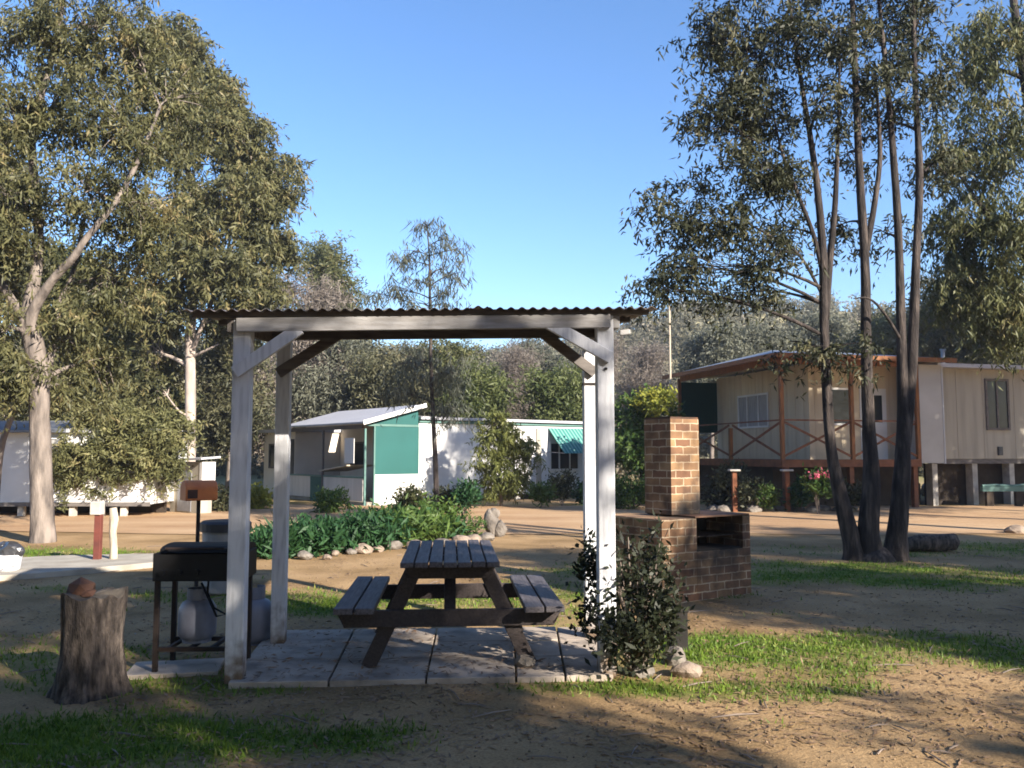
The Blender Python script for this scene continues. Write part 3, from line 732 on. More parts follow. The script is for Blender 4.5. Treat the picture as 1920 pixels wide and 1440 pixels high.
# ------------------------------------------------------------------ brick barbecue
cb = GR(1243, 1133); RZ = R(33)
bb = thing('brick_barbecue', 'red brick wood barbecue with a tall square chimney behind the shelter', 'barbecue', cb, RZ)
TOP = .86
def P2(x, y): return x, y
m = MB()
Lx, Ly = 1.33, .78
m.bx(0, .50, 0, Ly, -.05, TOP)                     # left pier
m.bx(.50, Lx - .12, .0, Ly, -.05, .50)             # base under the opening
m.bx(Lx - .12, Lx, 0, Ly, -.05, TOP)               # right wall
m.bx(.50, Lx - .12, Ly - .22, Ly, .50, TOP)        # rear wall
m.build('brick_base', MT['brick'], bb, bevel=.004)
m = MB(); m.bx(.502, Lx - .122, .01, Ly - .222, .503, .515); m.bx(.502, Lx - .122, Ly - .232, Ly - .222, .515, TOP - .02); m.build('hearth', MT['soot'], bb)
m = MB(); m.bx(.46, Lx - .03, -.02, Ly - .05, TOP + .003, TOP + .02); m.build('hotplate', MT['hotplate'], bb)
m = MB()
for k in range(9): m.tube([(.54 + k * .075, .02, .66), (.54 + k * .075, Ly - .24, .66)], .006, 5)
m.tube([(.502, .06, .652), (Lx - .122, .06, .652)], .008, 5); m.tube([(.502, .6, .652), (Lx - .122, .6, .652)], .008, 5)
m.build('grate', MT['ruststeel'], bb)
# chimney
cht = PX(1262, 781, 9.3).z
m = MB(); m.bx(.37, .80, .24, .67, TOP + .021, cht - .02)
m.build('chimney', MT['brick'], bb, bevel=.004)
m = MB(); m.bx(.375, .795, .245, .665, cht - .02, cht + .002); m.build('chimney_cap', MT['hotplate'], bb)

# ------------------------------------------------------------------ shrub, pot, rocks at the right post
def leafy(name, label, cat, base, blobs, lm, leaf, per, sig, droop=0.0, seed=1, stems=5, stem_r=.012, stem_m=None, group=None, up=.3, spread=1.0, partname='foliage'):
    rng = np.random.default_rng(seed); random.seed(seed); base = Vector(base)
    root = thing(name, label, cat, base, 0, group); cs = []; sm = MB()
    for c, rr, ncl in blobs:
        c = np.array(c, float)
        g = unit(rng.normal(size=(ncl, 3))) * (rng.uniform(0, 1, ncl) ** .4)[:, None] * np.array(rr) + c
        g[:, 2] = np.maximum(g[:, 2], base.z + .03); cs.append(g)
        for q in g[:max(2, stems)]:
            a = base + Vector((random.uniform(-.05, .05), random.uniform(-.05, .05), 0)); q = Vector(q)
            sm.tube(bez(a, (a + q) / 2 + Vector((0, 0, .15 * (q - a).length)), q, 5), [stem_r, stem_r * .9, stem_r * .7, stem_r * .55, stem_r * .3], 5)
    sm.build('stem', stem_m or MT['twig'], root, off=base)
    C_ = np.concatenate(cs); k = np.maximum(3, per * rng.uniform(.5, 1.5, len(C_))).astype(int)
    P = np.repeat(C_, k, axis=0) + rng.normal(size=(k.sum(), 3)) * np.array([sig[0], sig[0], sig[1]])
    P[:, 2] = np.maximum(P[:, 2], base.z + .01)
    V_, Q_ = leaf_geo(P - np.array(base), leaf[0], leaf[1], droop, rng, spread, up)
    npmesh(partname, V_, Q_, lm, root)
    return root
bs = GR(1195, 1262)
bl = [pxblob(1165, 1080, 6.2, 45, 75, .2, 24), pxblob(1215, 1120, 6.05, 55, 70, .22, 26), pxblob(1150, 1190, 5.85, 28, 50, .15, 14), pxblob(1225, 1050, 6.3, 34, 60, .18, 14), pxblob(1110, 1055, 6.3, 18, 50, .12, 14), pxblob(1105, 1150, 6.3, 12, 40, .1, 8), pxblob(1205, 1210, 5.9, 50, 40, .2, 16), pxblob(1250, 1170, 6.0, 24, 50, .15, 8)]
leafy('shrub', 'dark leafy shrub growing up around the right shelter post', 'shrub', bs, bl, LM['shrub'], (.055, .028), 26, (.055, .07), .2, 5, 24, .009)
b = GR(1270, 1218); m = MB(); m.box((0, 0, .15), (.13, .13, .34), .3); m.box((0, 0, .31), (.145, .145, .03), .3)
tag(m.build('bollard', MT['soot'], loc=b, bevel=.01), 'short black square bollard beside the dark shrub', 'bollard')
for (u, v, r, sd, mt, lab) in ((1285, 1268, (.12, .09, .075), 31, 'palerock', 'pale rock on the grass to the right of the dark shrub'), (1268, 1245, (.10, .08, .09), 32, 'rock', 'grey rock leaning below the black bollard'), (1205, 1268, (.09, .07, .06), 33, 'rock', 'grey rock under the front of the dark shrub')):
    m = MB(); m.rock((0, 0, r[2] * .5), r, sd); tag(m.build('rock', MT[mt], loc=GR(u, v)), lab, 'rock', 'rocks around the foot of the shrub')

# ------------------------------------------------------------------ houses
def frame_window(root, x0, x1, z0, z1, y, mat='white', fw=.05, glass='glass', mull=(), out=-1):
    """window on a wall plane y=const facing -y (out=-1)"""
    m = MB(); d = .04
    ya, yb = (y + out * .003, y + out * d)
    m.bx(x0, x1, ya, yb, z0, z0 + fw); m.bx(x0, x1, ya, yb, z1 - fw, z1); m.bx(x0, x0 + fw, ya, yb, z0 + fw, z1 - fw); m.bx(x1 - fw, x1, ya, yb, z0 + fw, z1 - fw)
    for q in mull: m.bx(q - fw * .4, q + fw * .4, ya, yb, z0 + fw, z1 - fw)
    w = m.build('window', MT[mat], root)
    m = MB(); m.bx(x0 + fw, x1 - fw, y + out * .004, y + out * .012, z0 + fw, z1 - fw); m.build('pane', MT[glass], w)
    return w
def frame_window_x(root, y0, y1, z0, z1, x, mat='white', fw=.05, glass='glass', mull=(), out=-1):
    m = MB(); d = .04; xa, xb = x + out * .003, x + out * d
    m.bx(xa, xb, y0, y1, z0, z0 + fw); m.bx(xa, xb, y0, y1, z1 - fw, z1); m.bx(xa, xb, y0, y0 + fw, z0 + fw, z1 - fw); m.bx(xa, xb, y1 - fw, y1, z0 + fw, z1 - fw)
    for q in mull: m.bx(xa, xb, q - fw * .4, q + fw * .4, z0 + fw, z1 - fw)
    w = m.build('window', MT[mat], root)
    m = MB(); m.bx(x + out * .004, x + out * .012, y0 + fw, y1 - fw, z0 + fw, z1 - fw); m.build('pane', MT[glass], w)
    return w

# --- white and teal house (local x along the long sunlit wall, local y along the open verandah)
HC = Vector((-4.28, 25.4, 0)); HR = math.atan2(.626, .78)
hs = thing('white_house', 'long white park home with teal verandah wall and sloping white roof', 'house', HC, HR)
ZE, ZRR = 2.42, 3.02
m = MB(); m.bx(1.78, 9.1, 0, 3.2, .18, 2.50); m.build('wall', MT['white'], hs)
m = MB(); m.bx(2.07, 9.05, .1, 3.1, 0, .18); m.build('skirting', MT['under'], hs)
m = MB(); m.bx(1.77, 9.15, -.06, 3.25, 2.503, 2.60); m.build('fascia', MT['paleteal'], hs)
m = MB(); m.bx(1.76, 9.3, -.16, 3.35, 2.603, 2.69); m.build('roof', MT['whitesheet'], hs)
o = MB(); o.bx(.24, 1.75, -.02, .02, .92, 2.36); o.add([(.1, -.02, 2.43), (1.75, -.02, 2.43), (1.75, -.02, 2.92), (.1, -.02, 2.46), (.1, .02, 2.43), (1.75, .02, 2.43), (1.75, .02, 2.92), (.1, .02, 2.46)], [(0, 1, 2, 3), (7, 6, 5, 4), (0, 4, 5, 1), (1, 5, 6, 2), (2, 6, 7, 3), (3, 7, 4, 0)])
o.build('teal_panel', MT['teal'], hs)
m = MB(); m.bx(.24, 1.75, -.025, .025, 0, .917); m.build('lower_wall', MT['white'], hs)
m = MB(); m.bx(-.05, 1.76, -.035, .035, 2.363, 2.427); m.bx(.19, .237, -.035, .035, 0, 2.36); m.bx(1.752, 1.772, -.03, .03, .5, 2.36); m.build('trim', MT['paleteal'], hs)
# verandah roof
m = MB(); A = [(-.28, -.2, ZE + .01), (1.9, -.2, ZRR), (1.9, 5.6, ZRR), (-.28, 5.6, ZE + .01)]
m.add(A + [(x, y, z + .05) for x, y, z in A], [(3, 2, 1, 0), (4, 5, 6, 7), (0, 1, 5, 4), (1, 2, 6, 5), (2, 3, 7, 6), (3, 0, 4, 7)]); m.build('verandah_roof', MT['whitesheet'], hs)
m = MB(); m.beam((-.285, -.22, ZE + .03), (1.91, -.22, ZRR + .02), .035, .13); m.build('barge_board', MT['white'], hs)
m = MB(); m.bx(-.1, -.02, .2, 5.5, ZE - .13, ZE - .01); m.build('verandah_beam', MT['darkbeam'], hs)
for y in (.06, 2.8, 5.45):
    m = MB(); m.bx(-.09, -.03, y - .03, y + .03, 0, ZE - .133); m.build('verandah_post', MT['paleteal'] if y < 1 else MT['darkbeam'], hs)
# back wall of the verandah and interior
m = MB(); m.bx(2.05, 2.12, 3.25, 7.6, 0, 2.5); m.bx(1.70, 1.745, .08, 3.2, .1, 2.85); m.build('verandah_wall', MT['lightcream'], hs)
frame_window_x(hs, 3.6, 4.9, 1.05, 1.95, 2.05, 'darkbeam', .06)
frame_window_x(hs, .7, 2.3, .95, 1.55, 1.70, 'darkbeam', .06)
m = MB(); m.bx(-.05, -.01, .2, 5.4, .12, .80); m.build('balustrade', MT['lightgrey'], hs)
m = MB(); m.bx(-.07, .01, .1, 5.45, .803, .85); m.build('rail', MT['paleteal'], hs)
m = MB(); m.bx(-.058, -.052, 2.9, 3.7, .02, .80); m.build('gate', MT['teal'], hs)
m = MB(); m.bx(-.06, -.04, .75, 1.35, 1.25, 2.02); m.build('white_blind', MT['white'], hs)
m = MB(); m.beam((.4, 1.2, 1.18), (.4, 3.0, .98), 1.0, .04); m.build('slanted_board', MT['palewood'], hs)
m = MB(); m.bx(0, 1.69, 0.03, 7.5, 0, .10); m.build('verandah_floor', MT['concrete'], hs)
# left extension
m = MB(); m.bx(.3, 2.04, 5.7, 8.4, 0, 2.30); m.build('annexe_wall', MT['lightcream'], hs)
m = MB(); m.bx(.1, 2.2, 5.62, 8.6, 2.303, 2.42); m.build('annexe_roof', MT['whitesheet'], hs)
m = MB(); m.bx(2.2, 5.5, 3.5, 9.0, 2.6, 2.9); m.build('rear_roof', MT['darkroof'], hs)
m = MB(); m.bx(2.2, 5.4, 3.6, 8.9, 0, 2.597); m.build('rear_wall', MT['cream'], hs)
frame_window_x(hs, 6.9, 7.9, 1.0, 1.9, .3, 'darkbeam', .06)
m = MB(); m.bx(.285, .297, 5.75, 6.5, .05, 2.05); m.build('door', MT['bindark'], hs)
# window with striped awning on the long wall
frame_window(hs, 7.15, 8.55, .95, 1.95, 0, 'white', .06, 'glass', (7.6, 8.1))
awm = nm = None
m_, nt, p = newmat('striped_teal_canvas'); tc = nd(nt, 'ShaderNodeTexCoord'); sx = nd(nt, 'ShaderNodeSeparateXYZ'); nt.links.new(tc.outputs['Object'], sx.inputs[0])
mu = nd(nt, 'ShaderNodeMath', operation='MULTIPLY'); mu.inputs[1].default_value = 1 / .16; nt.links.new(sx.outputs[0], mu.inputs[0])
fr_ = nd(nt, 'ShaderNodeMath', operation='FRACT'); nt.links.new(mu.outputs[0], fr_.inputs[0]); gt = nd(nt, 'ShaderNodeMath', operation='GREATER_THAN'); gt.inputs[1].default_value = .55; nt.links.new(fr_.outputs[0], gt.inputs[0])
mx = nd(nt, 'ShaderNodeMixRGB'); mx.inputs[1].default_value = rgba((.02, .15, .13)); mx.inputs[2].default_value = rgba((.13, .27, .24)); nt.links.new(gt.outputs[0], mx.inputs[0]); nt.links.new(mx.outputs[0], p.inputs['Base Color']); p.inputs['Roughness'].default_value = .8
m = MB(); A = [(7.1, -.02, 2.42), (8.75, -.02, 2.42), (8.75, -.85, 1.55), (7.1, -.85, 1.55)]
m.add(A + [(x, y + .01, z + .015) for x, y, z in A], [(0, 1, 2, 3), (7, 6, 5, 4), (0, 4, 5, 1), (1, 5, 6, 2), (2, 6, 7, 3), (3, 7, 4, 0)]); m.build('awning', m_, hs)
for x in (7.1, 8.75):
    m = MB(); m.tube([(x, -.85, 1.55), (x, -.02, 1.6)], .012, 6); m.build('awning_arm', MT['bingrey'], hs)
m = MB(); m.bx(6.55, 6.75, -.05, -.003, .2, 2.4); m.build('downpipe', MT['greige'], hs)
frame_window(hs, 5.6, 6.4, 1.0, 1.95, 0, 'white', .06, 'curtain')

# --- left cabin
LC = Vector((-17.5, 21.0, 0)); cl_ = thing('white_cabin', 'low white cabin on stumps with a grey blue roof behind the big left gum tree', 'cabin', LC, R(1.5))
zb, zt2 = .30, 2.06
m = MB(); m.bx(0, 8.6, 0, 2.4, zb, zt2); m.build('wall', MT['white'], cl_)
m = MB(); m.bx(-.2, 6.5, -.25, 1.2, zt2 + .003, zt2 + .06); m.add([(-.2, -.25, zt2 + .06), (6.5, -.25, zt2 + .06), (6.5, 1.2, 2.40), (-.2, 1.2, 2.40), (-.2, 2.6, zt2 + .06), (6.5, 2.6, zt2 + .06)], [(0, 1, 2, 3), (3, 2, 5, 4), (0, 3, 4), (1, 5, 2), (0, 4, 5, 1)]); m.build('roof', MT['greyroof'], cl_)
m = MB(); m.bx(6.5, 8.75, -.1, 2.5, zt2 + .003, zt2 + .1); m.build('flat_roof', MT['whitesheet'], cl_)
for x in np.arange(.4, 8.5, 1.25):
    m = MB(); m.bx(x - .07, x + .07, .05, .19, -.05, zb - .003); m.build('stump', MT['block'], cl_)
m = MB(); m.bx(0.1, 8.5, 1.2, 1.3, 0, zb - .01); m.build('underfloor_shade', MT['under'], cl_)  # dark sheet standing in for the shade beneath the cabin
m = MB(); m.bx(0.02, 8.58, -.03, -.003, zb - .05, zb + .05); m.build('bearer', MT['darkbeam'], cl_)
frame_window(cl_, 5.55, 6.3, 1.35, 1.95, 0, 'white', .05, 'curtain'); frame_window(cl_, 6.9, 7.7, 1.1, 1.8, 0, 'white', .05)
# --- grey shed
c = GR(386, 955); sd = thing('garden_shed', 'low grey shed with pale roof edge and white corner painted as sunlit beside the white house', 'shed', Vector((c.x, 22.4, 0)), R(-36))
hw = 50 / FPX * 22.4; zt = PX(386, 866, 22.4).z
m = MB(); m.bx(-hw, hw - .12, 0, .38, 0, zt); m.build('wall', MT['greige'], sd)
m = MB(); m.bx(hw - .117, hw, -.01, .38, .55, zt + .0); m.build('lit_side_panel', MT['white'], sd)  # white end stands for the sunlit sliver of the side
m = MB(); A = [(-hw - .08, -.12, zt + .004), (hw + .1, -.12, zt + .06), (hw + .1, .46, zt + .10), (-hw - .08, .46, zt + .04)]
m.add(A + [(x, y, z + .05) for x, y, z in A], [(3, 2, 1, 0), (4, 5, 6, 7), (0, 1, 5, 4), (1, 2, 6, 5), (2, 3, 7, 6), (3, 0, 4, 7)]); m.build('roof', MT['whitesheet'], sd)
m = MB(); m.bx(-.35, .25, -.02, -.003, .05, zt - .25); m.build('door', MT['bingrey'], sd)

# --- right cabin with orange verandah
KC = Vector((7.42, 23.5, 0)); KR = math.atan2(.248, .969)
cab = thing('verandah_cabin', 'cream cabin on stumps with orange timber verandah behind the multi trunked tree', 'cabin', KC, KR)
FZ, EZ = 1.37, 4.28
m = MB(); m.bx(1.5, 5.2, .95, 6.5, FZ, EZ - .1); m.build('wall', MT['cream'], cab)
m = MB()
for x in np.arange(1.7, 5.2, .42): m.bx(x - .007, x + .007, .94, .948, FZ + .02, EZ - .12)
for y in np.arange(1.2, 6.5, .45): m.bx(1.488, 1.497, y - .007, y + .007, FZ + .02, EZ - .12)
m.build('cover_strips', MT['cream'], cab)
m = MB(); m.bx(0, 5.2, 0, .94, FZ - .05, FZ); m.bx(0, 1.49, .943, 6.5, FZ - .05, FZ); m.build('deck', MT['redbrown'], cab)
m = MB(); m.bx(-.03, 4.45, -.045, -.003, FZ - .20, FZ + .01); m.bx(-.045, -.003, 0, 6.5, FZ - .20, FZ + .01); m.build('deck_fascia', MT['redbrown'], cab)
posts_ = [(0.03, .03), (0.03, 6.45), (2.25, .03), (4.42, .03)]
for x, y in posts_:
    m = MB(); m.bx(x - .05, x + .05, y - .05, y + .05, FZ + .002, EZ - .14); m.build('verandah_post', MT['orange'], cab)
m = MB(); m.bx(-.02, .08, 2.85, 2.95, FZ - .1, FZ + .95); m.build('rail_post', MT['orange'], cab)
HRl = FZ + 1.12
m = MB()
m.bx(.01, .06, .09, 6.39, HRl - .04, HRl)
m.bx(.09, 2.19, .01, .06, HRl - .04, HRl); m.bx(2.31, 4.36, .01, .06, HRl - .04, HRl); m.build('top_rail', MT['redbrown'], cab)
m = MB()
for (y0, y1) in ((.1, 2.83), (2.97, 6.38)):
    m.beam((.02, y0, HRl - .08), (.02, y1, FZ + .1), .03, .06); m.beam((.055, y0, FZ + .1), (.055, y1, HRl - .08), .03, .06)
for (x0, x1) in ((.1, 2.18), (2.32, 4.35)):
    m.beam((x0, .02, HRl - .08), (x1, .02, FZ + .1), .03, .06); m.beam((x0, .055, FZ + .1), (x1, .055, HRl - .08), .03, .06)
m.build('cross_rails', MT['redbrown'], cab)
m = MB(); e0, e1, f0, f1 = -.32, 5.5, -.32, 7.0
m.add([(e0, f0, EZ), (e1, f0, EZ), (e1, f1, EZ), (e0, f1, EZ), (1.6, 3.0, EZ + .52), (4.0, 3.0, EZ + .52)], [(0, 1, 5, 4), (1, 2, 5), (2, 3, 4, 5), (3, 0, 4), (3, 2, 1, 0)]); m.build('roof', MT['greyroof'], cab)
m = MB(); m.bx(e0 - .02, e1 + .02, f0 - .04, f0 - .004, EZ - .12, EZ + .01); m.bx(e0 - .04, e0 - .004, f0 - .003, f1, EZ - .12, EZ + .01); m.build('fascia', MT['orange'], cab)
m = MB(); m.bx(e0 + .02, e1 - .02, f0 + .02, .9, EZ - .05, EZ - .012); m.bx(e0 + .02, 1.45, .92, f1 - .1, EZ - .05, EZ - .012); m.build('verandah_ceiling', MT['cream'], cab)
m = MB(); m.bx(0.02, .10, .1, 6.35, EZ - .24, EZ - .053); m.bx(.1, 4.4, .02, .10, EZ - .24, EZ - .053); m.build('verandah_beam', MT['orange'], cab)
m = MB(); m.bx(.05, 1.48, 6.46, 6.5, FZ + .9, EZ - .25); m.build('shade_cloth', MT['greencloth'], cab)
m = MB(); m.bx(4.48, 5.25, -.02, .93, FZ - .1, EZ - .16); m.build('white_panel', MT['panel'], cab)
frame_window_x(cab, 3.1, 5.0, FZ + 1.0, FZ + 2.1, 1.5, 'white', .06, 'curtain', (3.7, 4.4))
frame_window(cab, 2.0, 2.9, FZ + 1.0, FZ + 2.1, .95, 'white', .06)
m = MB(); m.bx(3.2, 4.1, .93, .947, FZ, FZ + 2.1); d_ = m.build('door', MT['white'], cab)
m = MB(); m.bx(3.35, 3.95, .924, .929, FZ + 1.1, FZ + 1.9); m.build('pane', MT['glass'], d_)
for x in (0.15, 2.2, 4.3):
    for y in (.1, 3.0, 6.2):
        m = MB(); m.bx(x - .07, x + .07, y - .07, y + .07, -.05, FZ - .053); m.build('stump', MT['redbrown'], cab)
m = MB(); m.bx(.3, 5.2, 1.0, 1.08, 0, FZ - .06); m.bx(.3, .38, 1.08, 6.4, 0, FZ - .06); m.build('underfloor_shade', MT['under'], cab)  # dark sheets that paint the shade below the deck and floor
# white strip painting the sunlit right edge of the panel
m = MB(); m.bx(5.253, 5.30, -.03, .02, FZ - .12, EZ - .2); m.build('lit_edge_strip', MT['whitesheet'], cab)

# --- long cabin further right
ex = thing('long_cabin', 'plain grey cream cabin on white blocks at the right edge of the photo', 'cabin', KC + Vector((.969 * 5.36 - .248 * .6, .248 * 5.36 + .969 * .6, 0)), KR)
m = MB(); m.bx(0, 7, 0, 3.5, FZ + .02, 4.10); m.build('wall', MT['greige'], ex)
m = MB()
for x in (.95, 1.9, 3.05, 4.2): m.bx(x - .015, x + .015, -.009, -.002, FZ + .04, 4.08)
m.build('cover_strips', MT['greige'], ex)
m = MB(); m.bx(.05, 7.3, -.32, 3.7, 4.103, 4.22); m.build('roof', MT['whitesheet'], ex)
m = MB(); m.bx(0, 7, .02, .12, FZ - .13, FZ + .017); m.build('bearer', MT['darkbeam'], ex)
frame_window(ex, 1.98, 2.85, 2.25, 3.82, 0, 'darkbeam', .07, 'glass', (2.4,))
m = MB(); m.tube([(1.75, 1.4, 4.22), (1.75, 1.4, 4.85)], .06, 10); m.tube([(1.75, 1.4, 4.85), (1.75, 1.4, 4.88)], .09, 10); m.build('flue', MT['bingrey'], ex)
for x, h in ((.12, .9), (1.55, 1.1), (2.9, 1.1), (4.2, 1.1)):
    m = MB(); m.bx(x - .09, x + .09, .05, .33, -.05, FZ - .133); m.build('block_pier', MT['block'], ex)
m = MB(); m.bx(.1, 7, .42, .5, 0, FZ - .135); m.build('underfloor_shade', MT['under'], ex)  # dark sheet set close behind the piers as painted shade
m = MB(); m.bx(2.35, 2.5, -.06, -.003, FZ + .12, FZ + .38); m.build('meter_box', MT['bindark'], ex)
b = PX(1880, 911, 25.2); m = MB(); m.tube([(-.6, 0, 0), (-.2, .02, .02), (.3, -.02, .0), (.7, 0, .03)], .04, 8); m.bx(-.62, .72, -.06, .08, -.16, -.02); m.cm = 1; m.bx(-.5, -.3, -.05, .07, -b.z, -.163); m.bx(.35, .55, -.05, .07, -b.z, -.163)
tag(m.build('trough', [MT['paleteal'], MT['under']], loc=b), 'long pale green trough on dark blocks under the long cabin', 'trough')
# pale pole at the cabin's left
b = Vector((PX(1258, 780, 29).x, 29, 0)); m = MB(); m.tube([(0, 0, -.1), (0, 0, PX(1258, 560, 29).z)], .035, 8); tag(m.build('pole', MT['palewood'], loc=b), 'thin pale pole standing at the left end of the verandah cabin', 'pole')
# garden lights on brown posts
for u, v0, v1, lab in ((1477, 948, 880, 'brown garden post with pale flat cap below the verandah corner'), (1378, 948, 880, 'brown garden post with pale cap left of the pink flowers among leaves')):
    b = GR(u, v0 + 12); g = thing('garden_light', lab, 'garden light', b, 0, 'garden lights in front of the cabin')
    zt = PX(u, v1, b.y).z
    m = MB(); m.bx(-.06, .06, -.06, .06, -.05, zt - .06); m.build('post', MT['redbrown'], g, bevel=.006)
    m = MB(); m.bx(-.14, .14, -.14, .14, zt - .05, zt); m.build('cap', MT['block'], g, bevel=.01)
# rubble, blocks and low edging near cabin
k_ = 0
for u, v, r, mt, lab in ((1718, 938, (.10, .1, .28), 'block', 'white block standing beside the base of the tree trunks'), (1752, 925, (.25, .2, .26), 'palerock', 'rough pale stone stacked by the cabin corner'), (1772, 930, (.18, .15, .18), 'rock', 'grey stone right of the pale stack by the cabin'), (1735, 930, (.2, .2, .34), 'palerock', 'tall pinkish stone at the left of the stone stack'),
                         (1796, 940, (.42, .16, .07), 'concrete', 'flat concrete slab lying at the edge of the gravel by the cabin')):
    m = MB(); k_ += 1
    if mt in ('block', 'concrete'): m.box((0, 0, r[2]), (r[0] * 2, r[1] * 2, r[2] * 2), .3)
    else: m.rock((0, 0, r[2] * .7), r, 50 + k_)
    tag(m.build('stone' if mt not in ('block', 'concrete') else 'concrete_block', MT[mt], loc=GR(u, v), bevel=0), lab, 'stone' if mt not in ('block', 'concrete') else 'block')
for i in range(11):
    u = 1335 + i * 26; b = GR(u + random.uniform(-4, 4), 959 + random.uniform(-1, 2)); m = MB(); m.rock((0, 0, .06), (.22, .12, .13), 70 + i, 2)
    tag(m.build('edging_stone', MT['rock'], loc=b), 'grey stone in the low edging along the garden in front of the verandah cabin', 'stone', 'stones edging the cabin garden')

# ------------------------------------------------------------------ garden bed behind the shelter
def strap_plant(name, label, base, h, r, n, lm, seed, group=None):
    rng = np.random.default_rng(seed); root = thing(name, label, 'plant', base, 0, group)
    vs = []; q = []; k = 0
    for i in range(n):
        a = rng.uniform(0, 2 * math.pi); out = rng.uniform(.25, 1) * r; hh = h * rng.uniform(.6, 1.1); w = rng.uniform(.02, .04)
        s0 = np.array([math.cos(a), math.sin(a), 0]); sd_ = np.array([-math.sin(a), math.cos(a), 0]); b0 = np.array([rng.normal() * r * .25, rng.normal() * r * .25, 0])
        pr = [(0, 0), (.3, .62), (.65, .98), (1.0, .75 - .4 * rng.uniform())]
        for (o_, z_) in pr:
            c_ = b0 + s0 * out * o_ + np.array([0, 0, hh * z_]); ww = w * (1 - .75 * o_ ** 2)
            vs += [c_ - sd_ * ww, c_ + sd_ * ww]
        for s_ in range(3):
            a_ = k + 2 * s_; q.append((a_, a_ + 1, a_ + 3, a_ + 2))
        k += 8
    npmesh('leaves', np.array(vs), np.array(q), lm, root)
    return root
bedline = [(505, 1042), (560, 1040), (612, 1036), (660, 1032), (705, 1026), (748, 1022), (788, 1014), (822, 1008)]
for i, (u, v) in enumerate(bedline):
    b = GR(u, v); b.z = 0
    hh = (.26, .32, .40, .38, .40, .42, .36, .24)[i]; bz = b + Vector((0, 0, hh * .55))
    leafy('garden_plant', ['leftmost dark leafy plant of the garden bed next to the left rear post', 'dark broad leaf clump just right of the left rear shelter post', 'third dark broad leaf clump along the garden bed', 'middle left broad leaf clump of the garden bed', 'broad leaf clump left of the picnic table line in the garden bed', 'bright green broad leaf clump behind the table top', 'broad leaf clump near the thin tree trunk', 'rightmost broad leaf clump of the garden bed'][i], 'plant', b, [(bz, (.46 + .1 * (i % 2), .42, hh * .55), 50)], LM['deep'] if i not in (5, 6) else LM['green'], (.17, .045), 24, (.10, .09), .05, 100 + i, 7, .012, group='leafy plants in the garden bed', up=.35, spread=.9, partname='leaves')
    if i in (1, 3, 4, 6):
        bb_ = b + Vector((.15, .7, 0)); z = [0, .45, 0, .5, .6, 0, .6][i]
        leafy('bush', {1: 'dark green bush behind the left end of the garden bed', 3: 'dark green bush behind the middle of the garden bed', 4: 'tall dark bush in the garden bed before the white lower wall', 6: 'rounded bush in the bed beside the thin tree'}[i], 'bush', bb_, [(bb_ + Vector((0, 0, z * .5)), (.55, .4, z * .5), 46)], LM['deep'] if i != 6 else LM['green'], (.10, .05), 24, (.09, .09), 0, 200 + i, 6)
for i in range(13):
    u = 575 + i * 28; v = 1050 - i * 3.1; b = GR(u + random.uniform(-12, 12), v + random.uniform(-3, 3)); m = MB(); r = random.uniform(.05, .14); m.rock((0, 0, r * .45), (r * 1.3, r, r * .8), 120 + i, 2)
    tag(m.build('edging_stone', MT['palerock' if i % 3 else 'rock'], loc=b), 'pale stone in the row edging the front of the garden bed', 'stone', 'stones edging the garden bed')
b = GR(925, 1006); m = MB(); m.rock((-.04, 0, .24), (.15, .15, .30), 141, 3); m.rock((.13, -.05, .14), (.14, .12, .20), 142, 2); m.rock((.02, .05, .42), (.11, .1, .13), 143, 2)
tag(m.build('boulder', MT['rock'], loc=b), 'upright grey boulder at the right end of the garden bed', 'boulder')
leafy('plant', 'small low plant in front of the upright grey boulder', 'plant', GR(872, 1008), [(GR(872, 1008) + Vector((0, 0, .18)), (.35, .2, .18), 24)], LM['green'], (.09, .03), 22, (.07, .07), 0, 151, 4)
